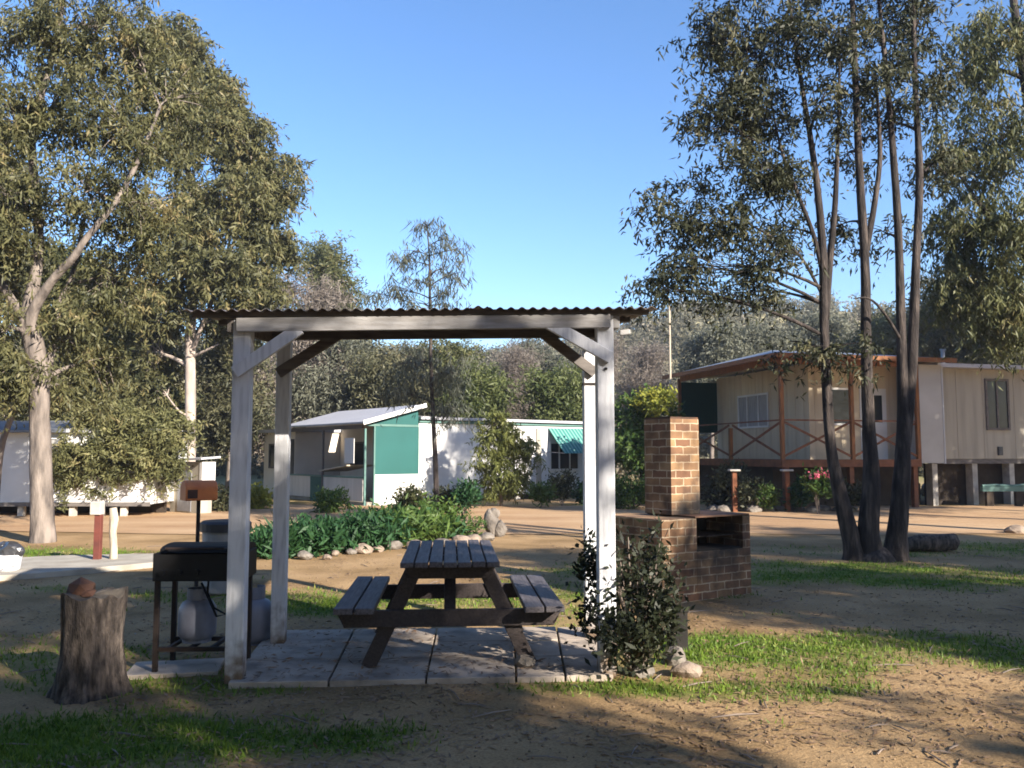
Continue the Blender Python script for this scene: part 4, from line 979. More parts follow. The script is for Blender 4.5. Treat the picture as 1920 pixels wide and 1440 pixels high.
# shrubs at the white house
for nm_, u, v, Y, ru, rv, lm, lab, sd_ in (
        ('bush', 484, 942, 24, 24, 20, 'yellow', 'bright yellow bush in front of the left end of the verandah', 301),
        ('bush', 622, 945, 22.5, 38, 22, 'green', 'light green bush in front of the verandah rail', 302),
        ('bush', 770, 938, 21, 30, 20, 'gum2', 'olive bush below the teal wall', 303),
        ('bush', 872, 932, 22, 26, 24, 'deep', 'dark round bush left of the weeping shrub', 304),
        ('bush', 835, 940, 22.5, 18, 16, 'dark', 'small dark bush beside the thin tree trunk', 305),
        ('bush', 1055, 912, 25.5, 26, 24, 'dark', 'dark bush under the striped awning', 306),
        ('bush', 1015, 925, 24.5, 22, 14, 'green', 'low pale green bush left of the awning bush', 307),
        ('bush', 1092, 925, 26, 12, 18, 'deep', 'narrow dark bush at the right end of the white wall', 308),
        ('flower_bush', 1534, 905, 22, 24, 20, 'green', 'bush with pink flowers below the verandah', 309),
        ('bush', 1372, 905, 23.5, 34, 32, 'dark', 'leafy plant under the left part of the verandah', 310),
        ('bush', 1432, 930, 22.8, 18, 18, 'green', 'small light green plant below the verandah corner', 311),
        ('bush', 1405, 925, 22.9, 30, 22, 'dark', 'dark spreading plant between the two capped garden posts', 313),
        ('bush', 1500, 925, 22.8, 22, 20, 'deep', 'dark plant right of the capped post at the verandah corner', 314),
        ('bush', 1590, 925, 22.8, 34, 22, 'dark', 'dark low plant under the deck behind the slender trunks', 315),
        ('bush', 1340, 925, 23.6, 26, 26, 'shrub', 'dark plant under the deck right beside the brick chimney', 316),
        ('bush', 415, 945, 23.2, 30, 22, 'dark', 'dark bush at the foot of the grey shed', 312)):
    base_ = Vector((PX(u, v, Y).x, Y, 0)); cz = max(PX(u, v, Y).z, .25)
    o_ = leafy(nm_, lab, 'bush', base_, [((base_.x, Y, cz), (ru * Y / FPX, ru * Y / FPX * .8, max(rv * Y / FPX, .15)), 46)], LM[lm], (.12, .055), 24, (.09, .09), 0, sd_, 5)
    if nm_ == 'flower_bush':
        P = np.random.default_rng(5).normal(size=(50, 3)) * np.array([.16, .14, .06]) + np.array([-.05, -.25, cz + .22]); V_, Q_ = leaf_geo(P, .08, .07, 0, RNG); npmesh('blossoms', V_, Q_, LM['pink'], o_)
# bird bath
b = GR(967, 936); g = thing('bird_bath', 'pale stone bird bath standing in front of the white wall', 'bird bath', b); zt = PX(967, 900, b.y).z
m = MB(); m.lathe([(.17, 0), (.15, .06), (.075, .1), (.065, zt - .14), (.08, zt - .08)], n=16); m.build('pedestal', MT['block'], g, smooth=False)
m = MB(); m.lathe([(.08, zt - .08), (.24, zt - .04), (.27, zt), (.25, zt), (.15, zt - .03)], n=20); m.build('bowl', MT['block'], g)
# hedge and yellow tree right of the shelter
base_ = Vector((PX(1182, 900, 24).x, 24, 0))
leafy('hedge', 'clipped dark green hedge between the shelter post and the brick chimney', 'hedge', base_, [((base_.x + dx, 24, .45), (.4, .5, .5), 50) for dx in (-.4, .1, .6)], LM['green'], (.10, .05), 26, (.08, .08), 0, 321, 4)
make_tree('leafy_tree', 'green tree with yellowing leaves left of the verandah cabin', 'tree', (PX(1205, 900, 27).x, 27, 0), [([Vector((PX(1205, 900, 27).x, 27, 0)), PX(1203, 850, 27), PX(1206, 800, 27)], [.09, .07, .05])],
          [pxblob(1195, 790, 27, 45, 55, .9, 60), pxblob(1225, 775, 27.3, 35, 45, .8, 46), pxblob(1180, 840, 26.6, 34, 40, .8, 40), pxblob(1215, 850, 26.6, 40, 40, .8, 40)], LM['green'], MT['bark_dark'], leaf=(.16, .085), per=44, sig=(.17, .16), droop=.2, seed=41)
base_ = Vector((PX(1225, 900, 26.2).x, 26.2, 0))
make_tree('leafy_tree', 'yellow leafed shrub top behind the brick chimney', 'tree', base_, [([base_, PX(1228, 850, 26.2), PX(1230, 780, 26.2)], [.05, .04, .03])], [pxblob(1228, 752, 26.2, 32, 26, .5, 40)], LM['yellow'], MT['bark_dark'], leaf=(.14, .07), per=34, sig=(.14, .12), droop=.2, seed=42)

# ------------------------------------------------------------------ main trees
YA = 15.0
baseA = GR(79, 1016); YA = baseA.y
def tp(u, v, dy=0): return PX(u, v, YA + dy)
pathsA = [([baseA + Vector((0, 0, -.1)), baseA + Vector((0, 0, .15)), tp(77, 900), tp(74, 780), tp(72, 700), tp(62, 640), tp(48, 600)], [.25, .205, .18, .165, .165, .17, .14]),
          ([tp(48, 600), tp(62, 540), tp(72, 470, .2), tp(70, 380, .4), tp(60, 250, .6), tp(95, 120, .6), tp(118, 0, .6), tp(120, -120, .6)], [.13, .11, .09, .08, .07, .055, .04, .025]),
          ([tp(62, 640), tp(60, 590, -.1), tp(95, 530, -.2), tp(140, 480, -.3), tp(158, 452, -.3), tp(215, 380, -.2), tp(260, 300, 0), tp(300, 200, .2)], [.13, .10, .075, .065, .055, .05, .04, .025]),
          ([tp(74, 760), tp(98, 650, .4), tp(112, 570, .6), tp(135, 520, .8), tp(160, 400, 1.0)], [.10, .075, .06, .05, .03]),
          ([tp(48, 600), tp(20, 560, .2), tp(-20, 480, .3), tp(-60, 300, .4)], [.10, .08, .06, .03])]
blA = [pxblob(60, 60, YA + .5, 110, 90, 1.0, 46), pxblob(180, 50, YA + .6, 110, 90, 1.0, 50), pxblob(255, 110, YA + .8, 85, 90, .9, 46), pxblob(120, 200, YA + .2, 100, 80, 1.0, 44), pxblob(30, 230, YA - .2, 90, 90, .9, 40),
       pxblob(230, 250, YA + .3, 100, 90, 1.0, 50), pxblob(330, 190, YA + 1.0, 60, 80, .8, 30), pxblob(150, 350, YA - .1, 90, 70, .9, 38), pxblob(20, 370, YA - .3, 80, 80, .8, 34), pxblob(260, 390, YA + .4, 90, 90, .9, 46),
       pxblob(-60, 480, YA - .3, 90, 110, .9, 40), pxblob(20, 500, YA + .9, 50, 60, .6, 18), pxblob(220, 520, YA + 1.0, 80, 90, .8, 42), pxblob(140, 640, YA + 1.6, 60, 80, .7, 30), pxblob(10, 690, YA - .2, 50, 60, .6, 22), pxblob(-90, 150, YA, 100, 160, 1.0, 40), pxblob(200, 680, YA + 2, 60, 70, .6, 26), pxblob(-10, 610, YA - .5, 46, 60, .5, 20), pxblob(125, 600, YA + .2, 44, 50, .5, 18), pxblob(120, 720, YA + .6, 40, 50, .5, 14), pxblob(30, 440, YA - .5, 50, 40, .5, 14),
       pxblob(150, -90, YA + .5, 170, 90, 1.2, 70)]
blA = [(c, r_, int(n_ * (.70 if c.z > 3.5 else .9))) for c, r_, n_ in blA]
make_tree('gum_tree', 'large pale trunked gum tree with spreading olive crown at the left', 'tree', baseA, pathsA, blA, LM['gum'], MT['bark_pale'], leaf=(.125, .034), per=135, sig=(.215, .24), droop=.9, limb_r=.05, twig_r=.010, seed=11)

YB = 27.0
bB = Vector((PX(356, 900, YB).x, YB, 0))
def tq(u, v, dy=0): return PX(u, v, YB + dy)
pathsB = [([bB, tq(356, 850), tq(357, 740), tq(357, 640), tq(362, 560), tq(370, 450), tq(350, 300), tq(340, 150), tq(335, 30)], [.20, .175, .165, .155, .14, .12, .09, .06, .03]),
          ([tq(358, 660), tq(372, 630, -.2), tq(395, 570, -.2), tq(440, 450, 0), tq(490, 330, .2)], [.08, .07, .06, .05, .02]),
          ([tq(358, 670), tq(390, 655, -.3), tq(410, 645, -.3)], [.05, .035, .02]), ([tq(354, 780), tq(335, 770, -.3), tq(312, 740, -.3)], [.04, .03, .02])]
blB = [pxblob(330, 90, YB, 60, 80, 1.3, 50), pxblob(400, 180, YB, 60, 70, 1.3, 48), pxblob(455, 270, YB + .3, 60, 60, 1.2, 48), pxblob(520, 330, YB + .3, 42, 55, 1.0, 34), pxblob(350, 250, YB - .5, 80, 80, 1.4, 54), pxblob(430, 380, YB - .5, 80, 75, 1.4, 60),
       pxblob(500, 450, YB + .3, 48, 60, 1.0, 40), pxblob(330, 420, YB - .8, 80, 80, 1.3, 54), pxblob(405, 500, YB - .8, 80, 60, 1.3, 54), pxblob(300, 560, YB - .6, 70, 70, 1.2, 44), pxblob(480, 545, YB - .3, 55, 50, 1.0, 38), pxblob(260, 660, YB + .8, 70, 80, 1.1, 42), pxblob(310, 740, YB + 1, 50, 60, 1.0, 26), pxblob(430, 600, YB + .8, 60, 55, 1.0, 30)]
make_tree('gum_tree', 'tall gum with straight pale trunk rising behind the left end of the shelter', 'tree', bB, pathsB, blB, LM['gum'], MT['bark_white'], leaf=(.20, .058), per=150, sig=(.29, .32), droop=.8, limb_r=.09, twig_r=.016, seed=12)

# multi-trunk tree at the right
bC = GR(1640, 1050); YC = bC.y
def tc_(u, v, dy=0): return PX(u, v, YC + dy)
pathsC = [([bC + Vector((0, .02, -.15)), bC + Vector((0, .02, .05)), bC + Vector((0, .02, .22))], [.40, .30, .10]), ([bC + Vector((-.28, 0, -.1)), tc_(1598, 1020), tc_(1576, 930), tc_(1558, 840), tc_(1550, 720), tc_(1545, 600), tc_(1543, 480), tc_(1530, 330), tc_(1505, 170), tc_(1480, 0), tc_(1470, -120)], [.26, .16, .125, .115, .105, .10, .095, .07, .05, .03, .015]),
          ([bC + Vector((-.05, .05, -.1)), tc_(1628, 1000), tc_(1634, 900), tc_(1628, 780), tc_(1624, 640), tc_(1622, 500), tc_(1612, 330), tc_(1604, 150), tc_(1598, 0), tc_(1596, -140)], [.30, .19, .15, .13, .115, .10, .085, .07, .055, .03]),
          ([bC + Vector((.30, 0, -.1)), tc_(1682, 1000), tc_(1692, 880), tc_(1694, 760), tc_(1690, 640), tc_(1686, 480), tc_(1680, 360), tc_(1664, 160), tc_(1648, 0), tc_(1640, -140)], [.26, .17, .14, .125, .105, .085, .08, .06, .04, .02]),
          ([tc_(1694, 860, .05), tc_(1704, 760), tc_(1712, 640), tc_(1718, 480), tc_(1724, 330), tc_(1716, 160), tc_(1712, 0), tc_(1710, -140)], [.10, .095, .09, .085, .08, .06, .045, .03]),
          ([tc_(1547, 600), tc_(1556, 490), tc_(1566, 380), tc_(1572, 220), tc_(1575, 60)], [.07, .06, .05, .035, .015]),
          ([tc_(1544, 520), tc_(1525, 440), tc_(1490, 350), tc_(1462, 270), tc_(1440, 160)], [.045, .04, .035, .028, .012]),
          ([tc_(1622, 480), tc_(1640, 380), tc_(1650, 280), tc_(1640, 120)], [.06, .05, .04, .02]),
          ([tc_(1545, 560), tc_(1500, 480), tc_(1440, 440), tc_(1360, 400), tc_(1300, 400)], [.03, .026, .02, .014, .008]),
          ([tc_(1690, 640), tc_(1660, 590, -.2), tc_(1630, 560, -.3), tc_(1600, 560, -.3)], [.03, .025, .018, .01])]
blC = [pxblob(1330, 60, YC, 60, 70, .6, 20), pxblob(1400, 90, YC, 70, 80, .7, 30), pxblob(1360, 190, YC, 80, 60, .7, 30), pxblob(1430, 220, YC + .3, 60, 70, .7, 28), pxblob(1470, 60, YC, 70, 70, .7, 28), pxblob(1330, 240, YC - .2, 40, 40, .4, 10),
       pxblob(1400, 310, YC, 70, 50, .6, 26), pxblob(1470, 330, YC, 45, 50, .5, 14), pxblob(1560, 60, YC - .5, 60, 60, .7, 20), pxblob(1540, 190, YC - .4, 50, 60, .6, 14), pxblob(1240, 380, YC, 36, 34, .35, 10), pxblob(1290, 430, YC + .1, 50, 44, .5, 18), pxblob(1270, 500, YC, 50, 36, .5, 16),
       pxblob(1370, 430, YC, 55, 50, .5, 18), pxblob(1430, 470, YC, 55, 45, .5, 18), pxblob(1340, 500, YC, 45, 40, .4, 12), pxblob(1235, 545, YC, 36, 26, .3, 8), pxblob(1420, 545, YC + .2, 50, 34, .5, 12), pxblob(1640, 60, YC + .3, 60, 60, .7, 16), pxblob(1720, 50, YC + .3, 60, 70, .7, 22), pxblob(1590, 290, YC + .6, 40, 60, .5, 8),
       pxblob(1660, 230, YC + .6, 40, 60, .5, 9), pxblob(1580, 420, YC + .5, 36, 40, .4, 6), pxblob(1655, 440, YC + .5, 35, 50, .5, 6), pxblob(1570, 650, YC - .3, 46, 34, .35, 9), pxblob(1480, 640, YC + .4, 50, 40, .4, 6), pxblob(1745, 170, YC, 40, 60, .5, 12), pxblob(1760, 300, YC + .3, 40, 60, .5, 12), pxblob(1500, -80, YC, 180, 80, 1.0, 60), pxblob(1690, -80, YC, 120, 80, 1.0, 40), pxblob(1680, 130, YC - .4, 60, 70, .5, 14), pxblob(1610, 170, YC + .5, 50, 70, .5, 12), pxblob(1300, 350, YC + .2, 50, 40, .4, 9), pxblob(1480, 430, YC + .3, 50, 50, .5, 9), pxblob(1310, 560, YC, 60, 26, .4, 8)]
blC = [(c, tuple(q * (1.12 if c.z < 4.6 else 1) for q in r_), max(4, int(n_ * (.8 if c.z < 4.6 else .95)))) for c, r_, n_ in blC]
pathsC = [pathsC[0]] + [(p_, [q * (.84 if k_ < 3 else .68) for k_, q in enumerate(r_)]) for p_, r_ in pathsC[1:]]
make_tree('gum_tree', 'dark tree with several slender trunks rising from one base at the right', 'tree', bC, pathsC, blC, LM['dark'], MT['bark_dark'], leaf=(.105, .032), per=80, sig=(.18, .19), droop=.75, limb_r=.028, twig_r=.007, seed=13)

# right edge tree
YD = 16.5; bD = Vector((PX(2010, 900, YD).x, YD, 0))
def td(u, v, dy=0): return PX(u, v, YD + dy)
make_tree('gum_tree', 'gum tree with drooping olive foliage reaching in from the right edge', 'tree', bD, [([bD, td(2005, 800), td(1985, 600), td(1960, 400), td(1930, 200), td(1900, 0), td(1890, -120)], [.22, .19, .16, .13, .10, .07, .03]), ([td(1985, 600), td(1920, 480, -.2), td(1850, 400, -.2), td(1800, 330)], [.09, .07, .05, .02])],
          [pxblob(1830, 120, YD, 70, 100, .9, 34), pxblob(1900, 60, YD, 70, 90, .9, 30), pxblob(1800, 290, YD, 50, 90, .7, 28), pxblob(1880, 270, YD, 70, 100, .9, 42), pxblob(1830, 430, YD, 70, 80, .8, 40), pxblob(1900, 430, YD - .4, 60, 100, .8, 38), pxblob(1790, 540, YD + .2, 50, 60, .6, 26), pxblob(1860, 560, YD, 60, 70, .7, 36), pxblob(1915, 600, YD - .3, 50, 70, .6, 26), pxblob(1770, 430, YD + .2, 36, 60, .5, 16), pxblob(2020, 300, YD, 80, 250, 1.2, 60)],
          LM['gum2'], MT['bark_dark'], leaf=(.135, .036), per=90, sig=(.22, .28), droop=1.1, limb_r=.05, twig_r=.009, seed=14)

# thin wispy tree
bT = GR(819, 966); YT = bT.y
def tt(u, v, dy=0): return PX(u, v, YT + dy)
make_tree('young_gum', 'tall thin young tree with wispy crown showing above the shelter roof', 'tree', bT, [([bT, tt(817, 880), tt(812, 780), tt(808, 680), tt(806, 560), tt(805, 480), tt(800, 420)], [.075, .065, .055, .045, .035, .022, .01])],
          [pxblob(800, 425, YT, 30, 26, .35, 8), pxblob(825, 450, YT, 32, 25, .4, 8), pxblob(775, 470, YT, 26, 30, .4, 8), pxblob(755, 490, YT, 22, 32, .35, 7), pxblob(862, 468, YT, 22, 24, .35, 5), pxblob(835, 500, YT, 28, 26, .4, 6), pxblob(868, 510, YT, 20, 22, .3, 4), pxblob(790, 530, YT, 40, 26, .5, 7), pxblob(845, 550, YT, 34, 26, .4, 8), pxblob(740, 545, YT, 36, 24, .5, 7), pxblob(700, 550, YT, 26, 20, .4, 4), pxblob(800, 570, YT, 60, 20, .5, 10),
           pxblob(780, 680, YT, 70, 50, .7, 34), pxblob(850, 700, YT, 44, 60, .6, 26), pxblob(760, 740, YT + .3, 50, 40, .6, 18), pxblob(840, 770, YT, 40, 26, .5, 12)],
          LM['wisp'], MT['bark_dark'], leaf=(.22, .028), per=30, sig=(.16, .20), droop=1.2, limb_r=.02, twig_r=.007, seed=15)
# weeping shrub
bW = GR(940, 950); YW = bW.y
make_tree('weeping_shrub', 'feathery olive green shrub in front of the white wall', 'shrub', bW, [([bW, PX(938, 900, YW), PX(935, 840, YW), PX(930, 790, YW)], [.05, .04, .03, .02])],
          [pxblob(925, 800, YW, 36, 34, .4, 26), pxblob(955, 830, YW, 40, 36, .45, 28), pxblob(920, 860, YW, 36, 40, .45, 26), pxblob(965, 880, YW, 32, 40, .4, 22), pxblob(935, 905, YW, 36, 30, .4, 20), pxblob(985, 850, YW, 22, 30, .3, 10)],
          LM['weep'], MT['twig'], leaf=(.15, .036), per=90, sig=(.13, .15), droop=.8, limb_r=.02, twig_r=.006, seed=16)
# small olive tree in front of the left cabin
bS = GR(192, 968); YS = bS.y
make_tree('small_tree', 'small bushy olive tree in front of the white cabin', 'tree', bS, [([bS, PX(191, 900, YS), PX(188, 820, YS), PX(186, 740, YS), PX(184, 690, YS)], [.07, .055, .045, .03, .015]), ([PX(190, 900, YS), PX(215, 850, YS), PX(240, 800, YS)], [.04, .03, .02])],
          [pxblob(140, 860, YS, 46, 36, .5, 26), pxblob(200, 840, YS, 60, 44, .6, 38), pxblob(265, 830, YS, 60, 46, .6, 38), pxblob(310, 850, YS, 38, 40, .5, 22), pxblob(190, 780, YS, 46, 34, .5, 20), pxblob(250, 785, YS, 55, 30, .5, 22), pxblob(145, 895, YS, 40, 22, .4, 13), pxblob(225, 882, YS, 50, 24, .4, 15), pxblob(300, 880, YS, 36, 22, .4, 9), pxblob(115, 850, YS, 30, 36, .4, 12), pxblob(330, 800, YS + .4, 30, 36, .4, 12)],
          LM['bushy'], MT['bark_pale'], leaf=(.13, .042), per=170, sig=(.18, .16), droop=.5, limb_r=.025, twig_r=.008, seed=17)
# left-edge sapling leaning
bL = GR(-12, 985); YL = bL.y
make_tree('leaning_tree', 'thin leaning pale tree at the extreme left edge', 'tree', bL, [([bL, PX(0, 850, YL), PX(22, 780, YL), PX(38, 730, YL)], [.09, .07, .055, .03])], [pxblob(20, 700, YL, 50, 40, .5, 24), pxblob(-30, 660, YL, 70, 60, .6, 34)], LM['gum2'], MT['bark_pale'], leaf=(.16, .045), per=60, sig=(.22, .22), seed=18)

# ------------------------------------------------------------------ background trees
def bgtree(u, vtop, vbot, ru, Y, lm, bark, label, seed, trunk_v=None, n=9, per=120, leaf=(.20, .065), cat='tree', name='tree', group='trees beyond the houses', sig=.5, droop=.4):
    rng = random.Random(seed); zg = float(hill(PX(u, 800, Y).x, Y))
    b = Vector((PX(u, 800, Y).x, Y, zg)); bl_ = []
    h_ = (vbot - vtop) / 2; cv = (vtop + vbot) / 2
    for i in range(n):
        a = rng.uniform(0, 6.28); r_ = rng.uniform(.2, .75)
        uu = u + ru * r_ * math.cos(a); vv = cv + h_ * rng.uniform(-.72, .72)
        k = 1 - .35 * abs(vv - cv) / h_
        bl_.append(pxblob(uu, vv, Y + rng.uniform(-1, 1) * ru * Y / FPX * .6, ru * .46 * k, h_ * .34, ru * Y / FPX * .45, 26))
    top = PX(u, vtop + h_ * .3, Y)
    r0 = max(.1, .012 * (top.z - zg)) 
    return make_tree(name, label, cat, b - Vector((0, 0, .1)), [([b - Vector((0, 0, .1)), b.lerp(top, .35) + Vector((.1, 0, 0)), b.lerp(top, .7) + Vector((-.1, 0, 0)), top], [r0 * 1.3, r0, r0 * .7, r0 * .3])], bl_, lm, bark, group, leaf=leaf, per=per, sig=(sig, sig), droop=droop, limb_r=r0 * .5, twig_r=.02, seed=seed)
L_ = LM
bgtree(-60, 200, 860, 130, 27, L_['bgdark'], MT['bark_pale'], 'dark tree behind the large gum at the left edge', 501, n=11)
bgtree(120, 430, 830, 110, 30, L_['gum2'], MT['bark_pale'], 'green tree filling the space behind the forked left trunk', 502, n=12)
bgtree(250, 520, 850, 90, 33, L_['bgdark'], MT['bark_pale'], 'dark tree between the two left gum trunks', 503, n=11)
bgtree(430, 600, 850, 70, 33, L_['bgdark'], MT['bark_pale'], 'dark green tree behind the front left shelter post', 504, n=9)
bgtree(598, 450, 700, 56, 44, L_['gum2'], MT['bark_pale'], 'green gum whose top shows just left of the open sky', 505, n=10, leaf=(.22, .07), sig=.6)
bgtree(575, 505, 760, 66, 38, L_['greybrown'], MT['bark_pale'], 'grey brown crowned tree behind the left end of the shelter roof', 506, n=10, leaf=(.20, .04))
bgtree(510, 640, 830, 46, 36, L_['greybrown'], MT['bark_white'], 'pale stemmed tree with rusty leaves above the house annexe', 507, n=6)
bgtree(600, 640, 800, 66, 37, L_['grey'], MT['bark_pale'], 'grey green tree above the sloping verandah roof', 508, n=9)
bgtree(680, 630, 790, 50, 40, L_['grey'], MT['bark_pale'], 'grey tree left of the thin wispy tree', 509, n=8)
bgtree(740, 650, 800, 60, 36, L_['bgdark'], MT['bark_dark'], 'dark broad tree behind the ridge of the teal verandah', 510, n=9)
bgtree(830, 640, 800, 66, 39, L_['gum2'], MT['bark_dark'], 'olive tree behind the thin tree trunk', 511, n=9)
bgtree(880, 690, 800, 40, 36, L_['bggreen'], MT['bark_dark'], 'small green tree rising over the white house roof', 512, n=6)
bgtree(950, 640, 800, 60, 44, L_['greybrown'], MT['bark_pale'], 'bare looking grey brown tree above the white roof', 513, n=9, leaf=(.22, .025))
bgtree(1005, 640, 760, 50, 50, L_['grey'], MT['bark_pale'], 'grey tree on the slope behind the round green tree', 514, n=7)
bgtree(1050, 705, 810, 50, 36, L_['bggreen'], MT['bark_dark'], 'round green tree behind the right end of the white house', 515, n=8)
bgtree(1110, 620, 760, 50, 46, L_['greybrown'], MT['bark_pale'], 'grey brown tree behind the right shelter posts', 516, n=7, leaf=(.22, .028))
bgtree(1215, 640, 770, 50, 48, L_['greybrown'], MT['bark_pale'], 'dry brown tree left of the verandah cabin roof', 517, n=7, leaf=(.22, .03))
bgtree(1330, 620, 720, 55, 42, L_['grey'], MT['bark_pale'], 'grey green tree over the left end of the cabin roof', 518, n=9)
bgtree(1430, 605, 700, 60, 44, L_['grey'], MT['bark_pale'], 'olive tree behind the cabin roof ridge', 519, n=9)
bgtree(1540, 560, 700, 60, 46, L_['grey'], MT['bark_pale'], 'dark tree behind the leftmost slender trunk', 520, n=10)
bgtree(1640, 580, 720, 55, 42, L_['gum2'], MT['bark_pale'], 'green tree showing between the slender trunks above the cabin', 521, n=9)
bgtree(1760, 500, 720, 70, 40, L_['bgdark'], MT['bark_pale'], 'dark tree behind the junction of the two cabins', 522, n=10)
bgtree(1870, 520, 740, 80, 38, L_['bgdark'], MT['bark_pale'], 'dark tree over the roof of the long cabin', 523, n=11)

# hillside scrub as one mass
rs = np.random.default_rng(77); N = 2600
yy = rs.uniform(46, 128, N); xx = rs.uniform(-.75, .75, N) * yy
kp = fbm(xx * .06, yy * .06, 41) > .40 + .12 * np.clip((yy - 85) / 30, 0, 1); xx, yy = xx[kp], yy[kp]
zz = hill(xx, yy)
P = []; 
for x, y, z in zip(xx, yy, zz):
    k = rs.integers(110, 240); sc = rs.uniform(.7, 1.5)
    g = unit(rs.normal(size=(k, 3))) * (rs.uniform(0, 1, k) ** .4)[:, None] * np.array([1.0, 1.0, 1.2]) * sc
    g[:, 2] = np.abs(g[:, 2] + .8 * sc); P.append(g + np.array([x, y, z]))
P = np.concatenate(P); V_, Q_ = leaf_geo(P, .38, .16, .2, rs)
LM['scrub'] = leafmat('hill_scrub_leaf', (.09, .09, .06), (.175, .16, .11), (.25, .21, .17), nscale=.12)
tag(npmesh('hillside_scrub', V_, Q_, LM['scrub']), 'grey green scrub and small trees covering the far hillside', 'scrub', kind='stuff')

# log and rock at the right
b = GR(1748, 1034); m = MB(); m.tube([(-.42, .05, .10), (-.2, 0, .13), (.1, -.03, .14), (.34, -.02, .15), (.40, 0, .13)], [.10, .13, .14, .13, .06], 12, wob=.1)
tag(m.build('log', MT['stump'], loc=b, smooth=True), 'grey log lying at the right foot of the multi trunked tree', 'log')
b = GR(1905, 1000); m = MB(); m.rock((0, 0, .06), (.24, .16, .12), 91); tag(m.build('rock', MT['palerock'], loc=b), 'pale flat rock on the grass at the right edge', 'rock')

# ------------------------------------------------------------------ trees out of frame (they shade the foreground and block sky light)
def shade_tree(s_, U, z0, h, r, label, seed, per=60, n=15):
    x, y = s_ * .71 + U * .70, s_ * .70 - U * .71
    rng = random.Random(seed); b = Vector((x, y, -.1)); bl_ = []
    for i in range(n):
        a = rng.uniform(0, 6.28); rr = rng.uniform(.1, .8) * r; z = z0 + (h - z0) * (i + rng.uniform(.2, .8)) / n
        bl_.append(((x + rr * math.cos(a), y + rr * math.sin(a), z), (r * .5, r * .5, .7), 22))
    return make_tree('gum_tree', label, 'tree', b, [([b, (x + .1, y, h * .3), (x - .1, y + .1, h * .6), (x, y, h * .92)], [.22, .18, .12, .04])], bl_, LM['gum2'], MT['bark_pale'], 'gum trees placed out of frame for shade', leaf=(.24, .075), per=per, sig=(.34, .34), droop=.8, limb_r=.06, twig_r=.012, seed=seed)
SHT = [(-2.5, 10, 2.6, 9.6, 2.0), (.7, 10.5, 2.4, 10.2, 1.45), (3.2, 9.5, 2.4, 9.3, 1.1), (5.1, 9.6, 1.6, 4.7, 1.0), (8.5, 10, 2.4, 7.6, 1.3), (10.6, 10.5, 2.2, 9.4, 1.6), (13.6, 9.6, 2.5, 9.6, 1.8), (16.4, 11, 3.0, 8.6, 1.5), (22.6, 2, 5.8, 10.6, 2.1), (26.0, 2, 5.6, 10.6, 2.2), (28.2, .5, 5.4, 10.6, 2.3), (30.6, 3.5, 5.6, 11.5, 2.4), (33.0, 1.0, 5.2, 11, 2.4),
       (-7, -8, 2.0, 12, 3.6), (-7.5, -2, 2.2, 13, 3.8), (-8, 5, 2.0, 13, 3.8), (-8.5, 12, 2.0, 13, 3.8), (-2.6, 3.0, 5.6, 9.5, 2.4), (-1.5, -.5, 5.4, 9.0, 2.0)]  # this row: canopy trees added unseen to cut sky fill light
for i, a in enumerate(SHT):
    shade_tree(*a, 'pale barked gum tree placed unseen around the photographer for its shade', 601 + i, n=15 if a[4] < 3 else 30)

hz = MB(); hz.bx(-290, 290, -75, 440, -2, 30); m_, nt, p = newmat('pale_air'); nt.nodes.remove(p)
pvn = nd(nt, 'ShaderNodeVolumePrincipled'); pvn.inputs['Color'].default_value = rgba((.75, .84, 1.0)); pvn.inputs['Density'].default_value = .0007; pvn.inputs['Anisotropy'].default_value = .2
nt.links.new(pvn.outputs[0], nt.nodes['Material Output'].inputs['Volume']); ho = hz.build('haze', m_); ho['kind'] = 'stuff'; ho['label'] = 'thin pale haze in the air over the campground'
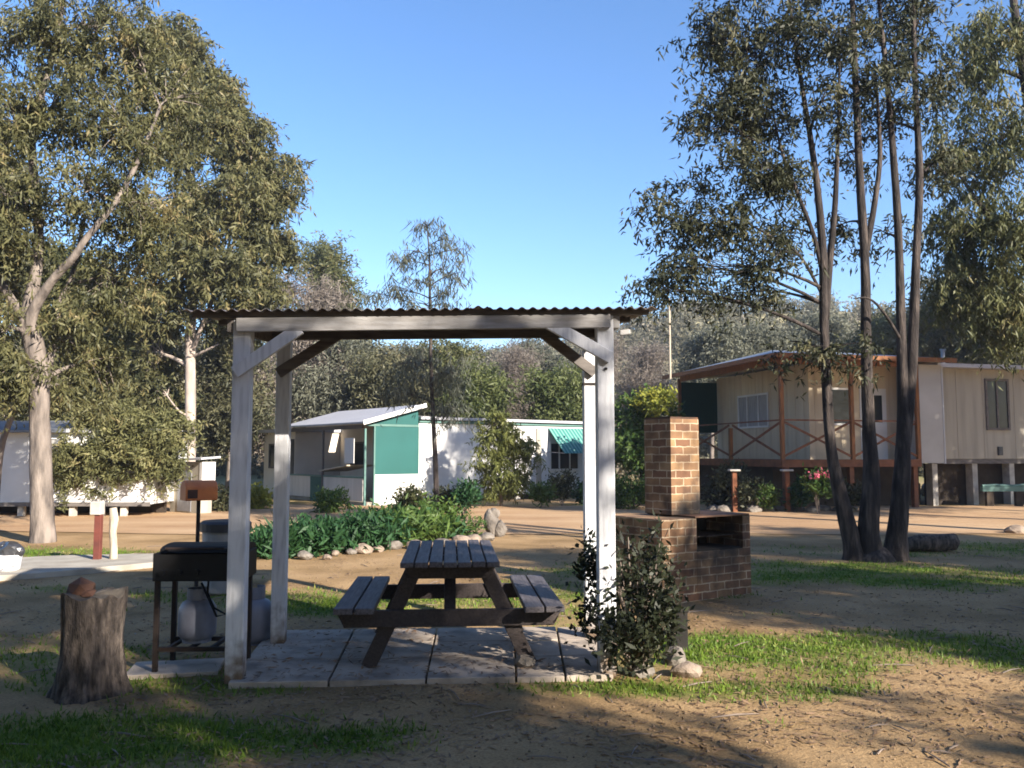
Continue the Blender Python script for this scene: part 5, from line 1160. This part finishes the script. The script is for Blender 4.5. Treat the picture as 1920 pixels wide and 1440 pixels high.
# ------------------------------------------------------------------ camera, light, sky
cam = bpy.data.cameras.new('camera'); co = bpy.data.objects.new('camera', cam); COL.objects.link(co)
co.location = (0, 0, CAMZ); co.rotation_euler = (math.pi / 2 + PITCH, 0, 0)
cam.sensor_width = 36; cam.lens = FPX / 1920 * 36; cam.clip_end = 2000; cam.clip_start = .05
S.camera = co
EL, AZ = R(25), math.atan2(.70, -.71)     # azimuth clockwise from +Y
sd3 = Vector((math.sin(AZ) * math.cos(EL), math.cos(AZ) * math.cos(EL), math.sin(EL)))
sun = bpy.data.lights.new('sun', 'SUN'); sun.energy = 5.0; sun.angle = R(.53); sun.color = (1, .91, .78)
so = bpy.data.objects.new('sun', sun); COL.objects.link(so); so.rotation_euler = sd3.to_track_quat('Z', 'Y').to_euler(); so.location = (0, 0, 30)
w = bpy.data.worlds.new('World'); S.world = w; w.use_nodes = True; nt = w.node_tree
bg = nt.nodes['Background']; sky = nt.nodes.new('ShaderNodeTexSky'); sky.sky_type = 'NISHITA'; sky.sun_disc = False
sky.sun_elevation = EL; sky.sun_rotation = AZ; sky.air_density = 1.0; sky.dust_density = .4; sky.ozone_density = 1.6
hs_ = nt.nodes.new('ShaderNodeHueSaturation'); hs_.inputs['Saturation'].default_value = 1.15
tn = nt.nodes.new('ShaderNodeMixRGB'); tn.blend_type = 'MULTIPLY'; tn.inputs[0].default_value = 1; tn.inputs[2].default_value = (.87, .94, 1.09, 1)
nt.links.new(sky.outputs[0], hs_.inputs['Color']); nt.links.new(hs_.outputs[0], tn.inputs[1]); nt.links.new(tn.outputs[0], bg.inputs['Color']); bg.inputs['Strength'].default_value = .085
S.view_settings.view_transform = 'Standard'; S.view_settings.look = 'None'; S.view_settings.gamma = 1; S.view_settings.exposure = 1.6
S.render.engine = 'CYCLES'
S.cycles.filter_width = 1.75
S.cycles.max_bounces = 6; S.cycles.diffuse_bounces = 3; S.cycles.transmission_bounces = 3; S.cycles.transparent_max_bounces = 4
S.cycles.use_denoising = True
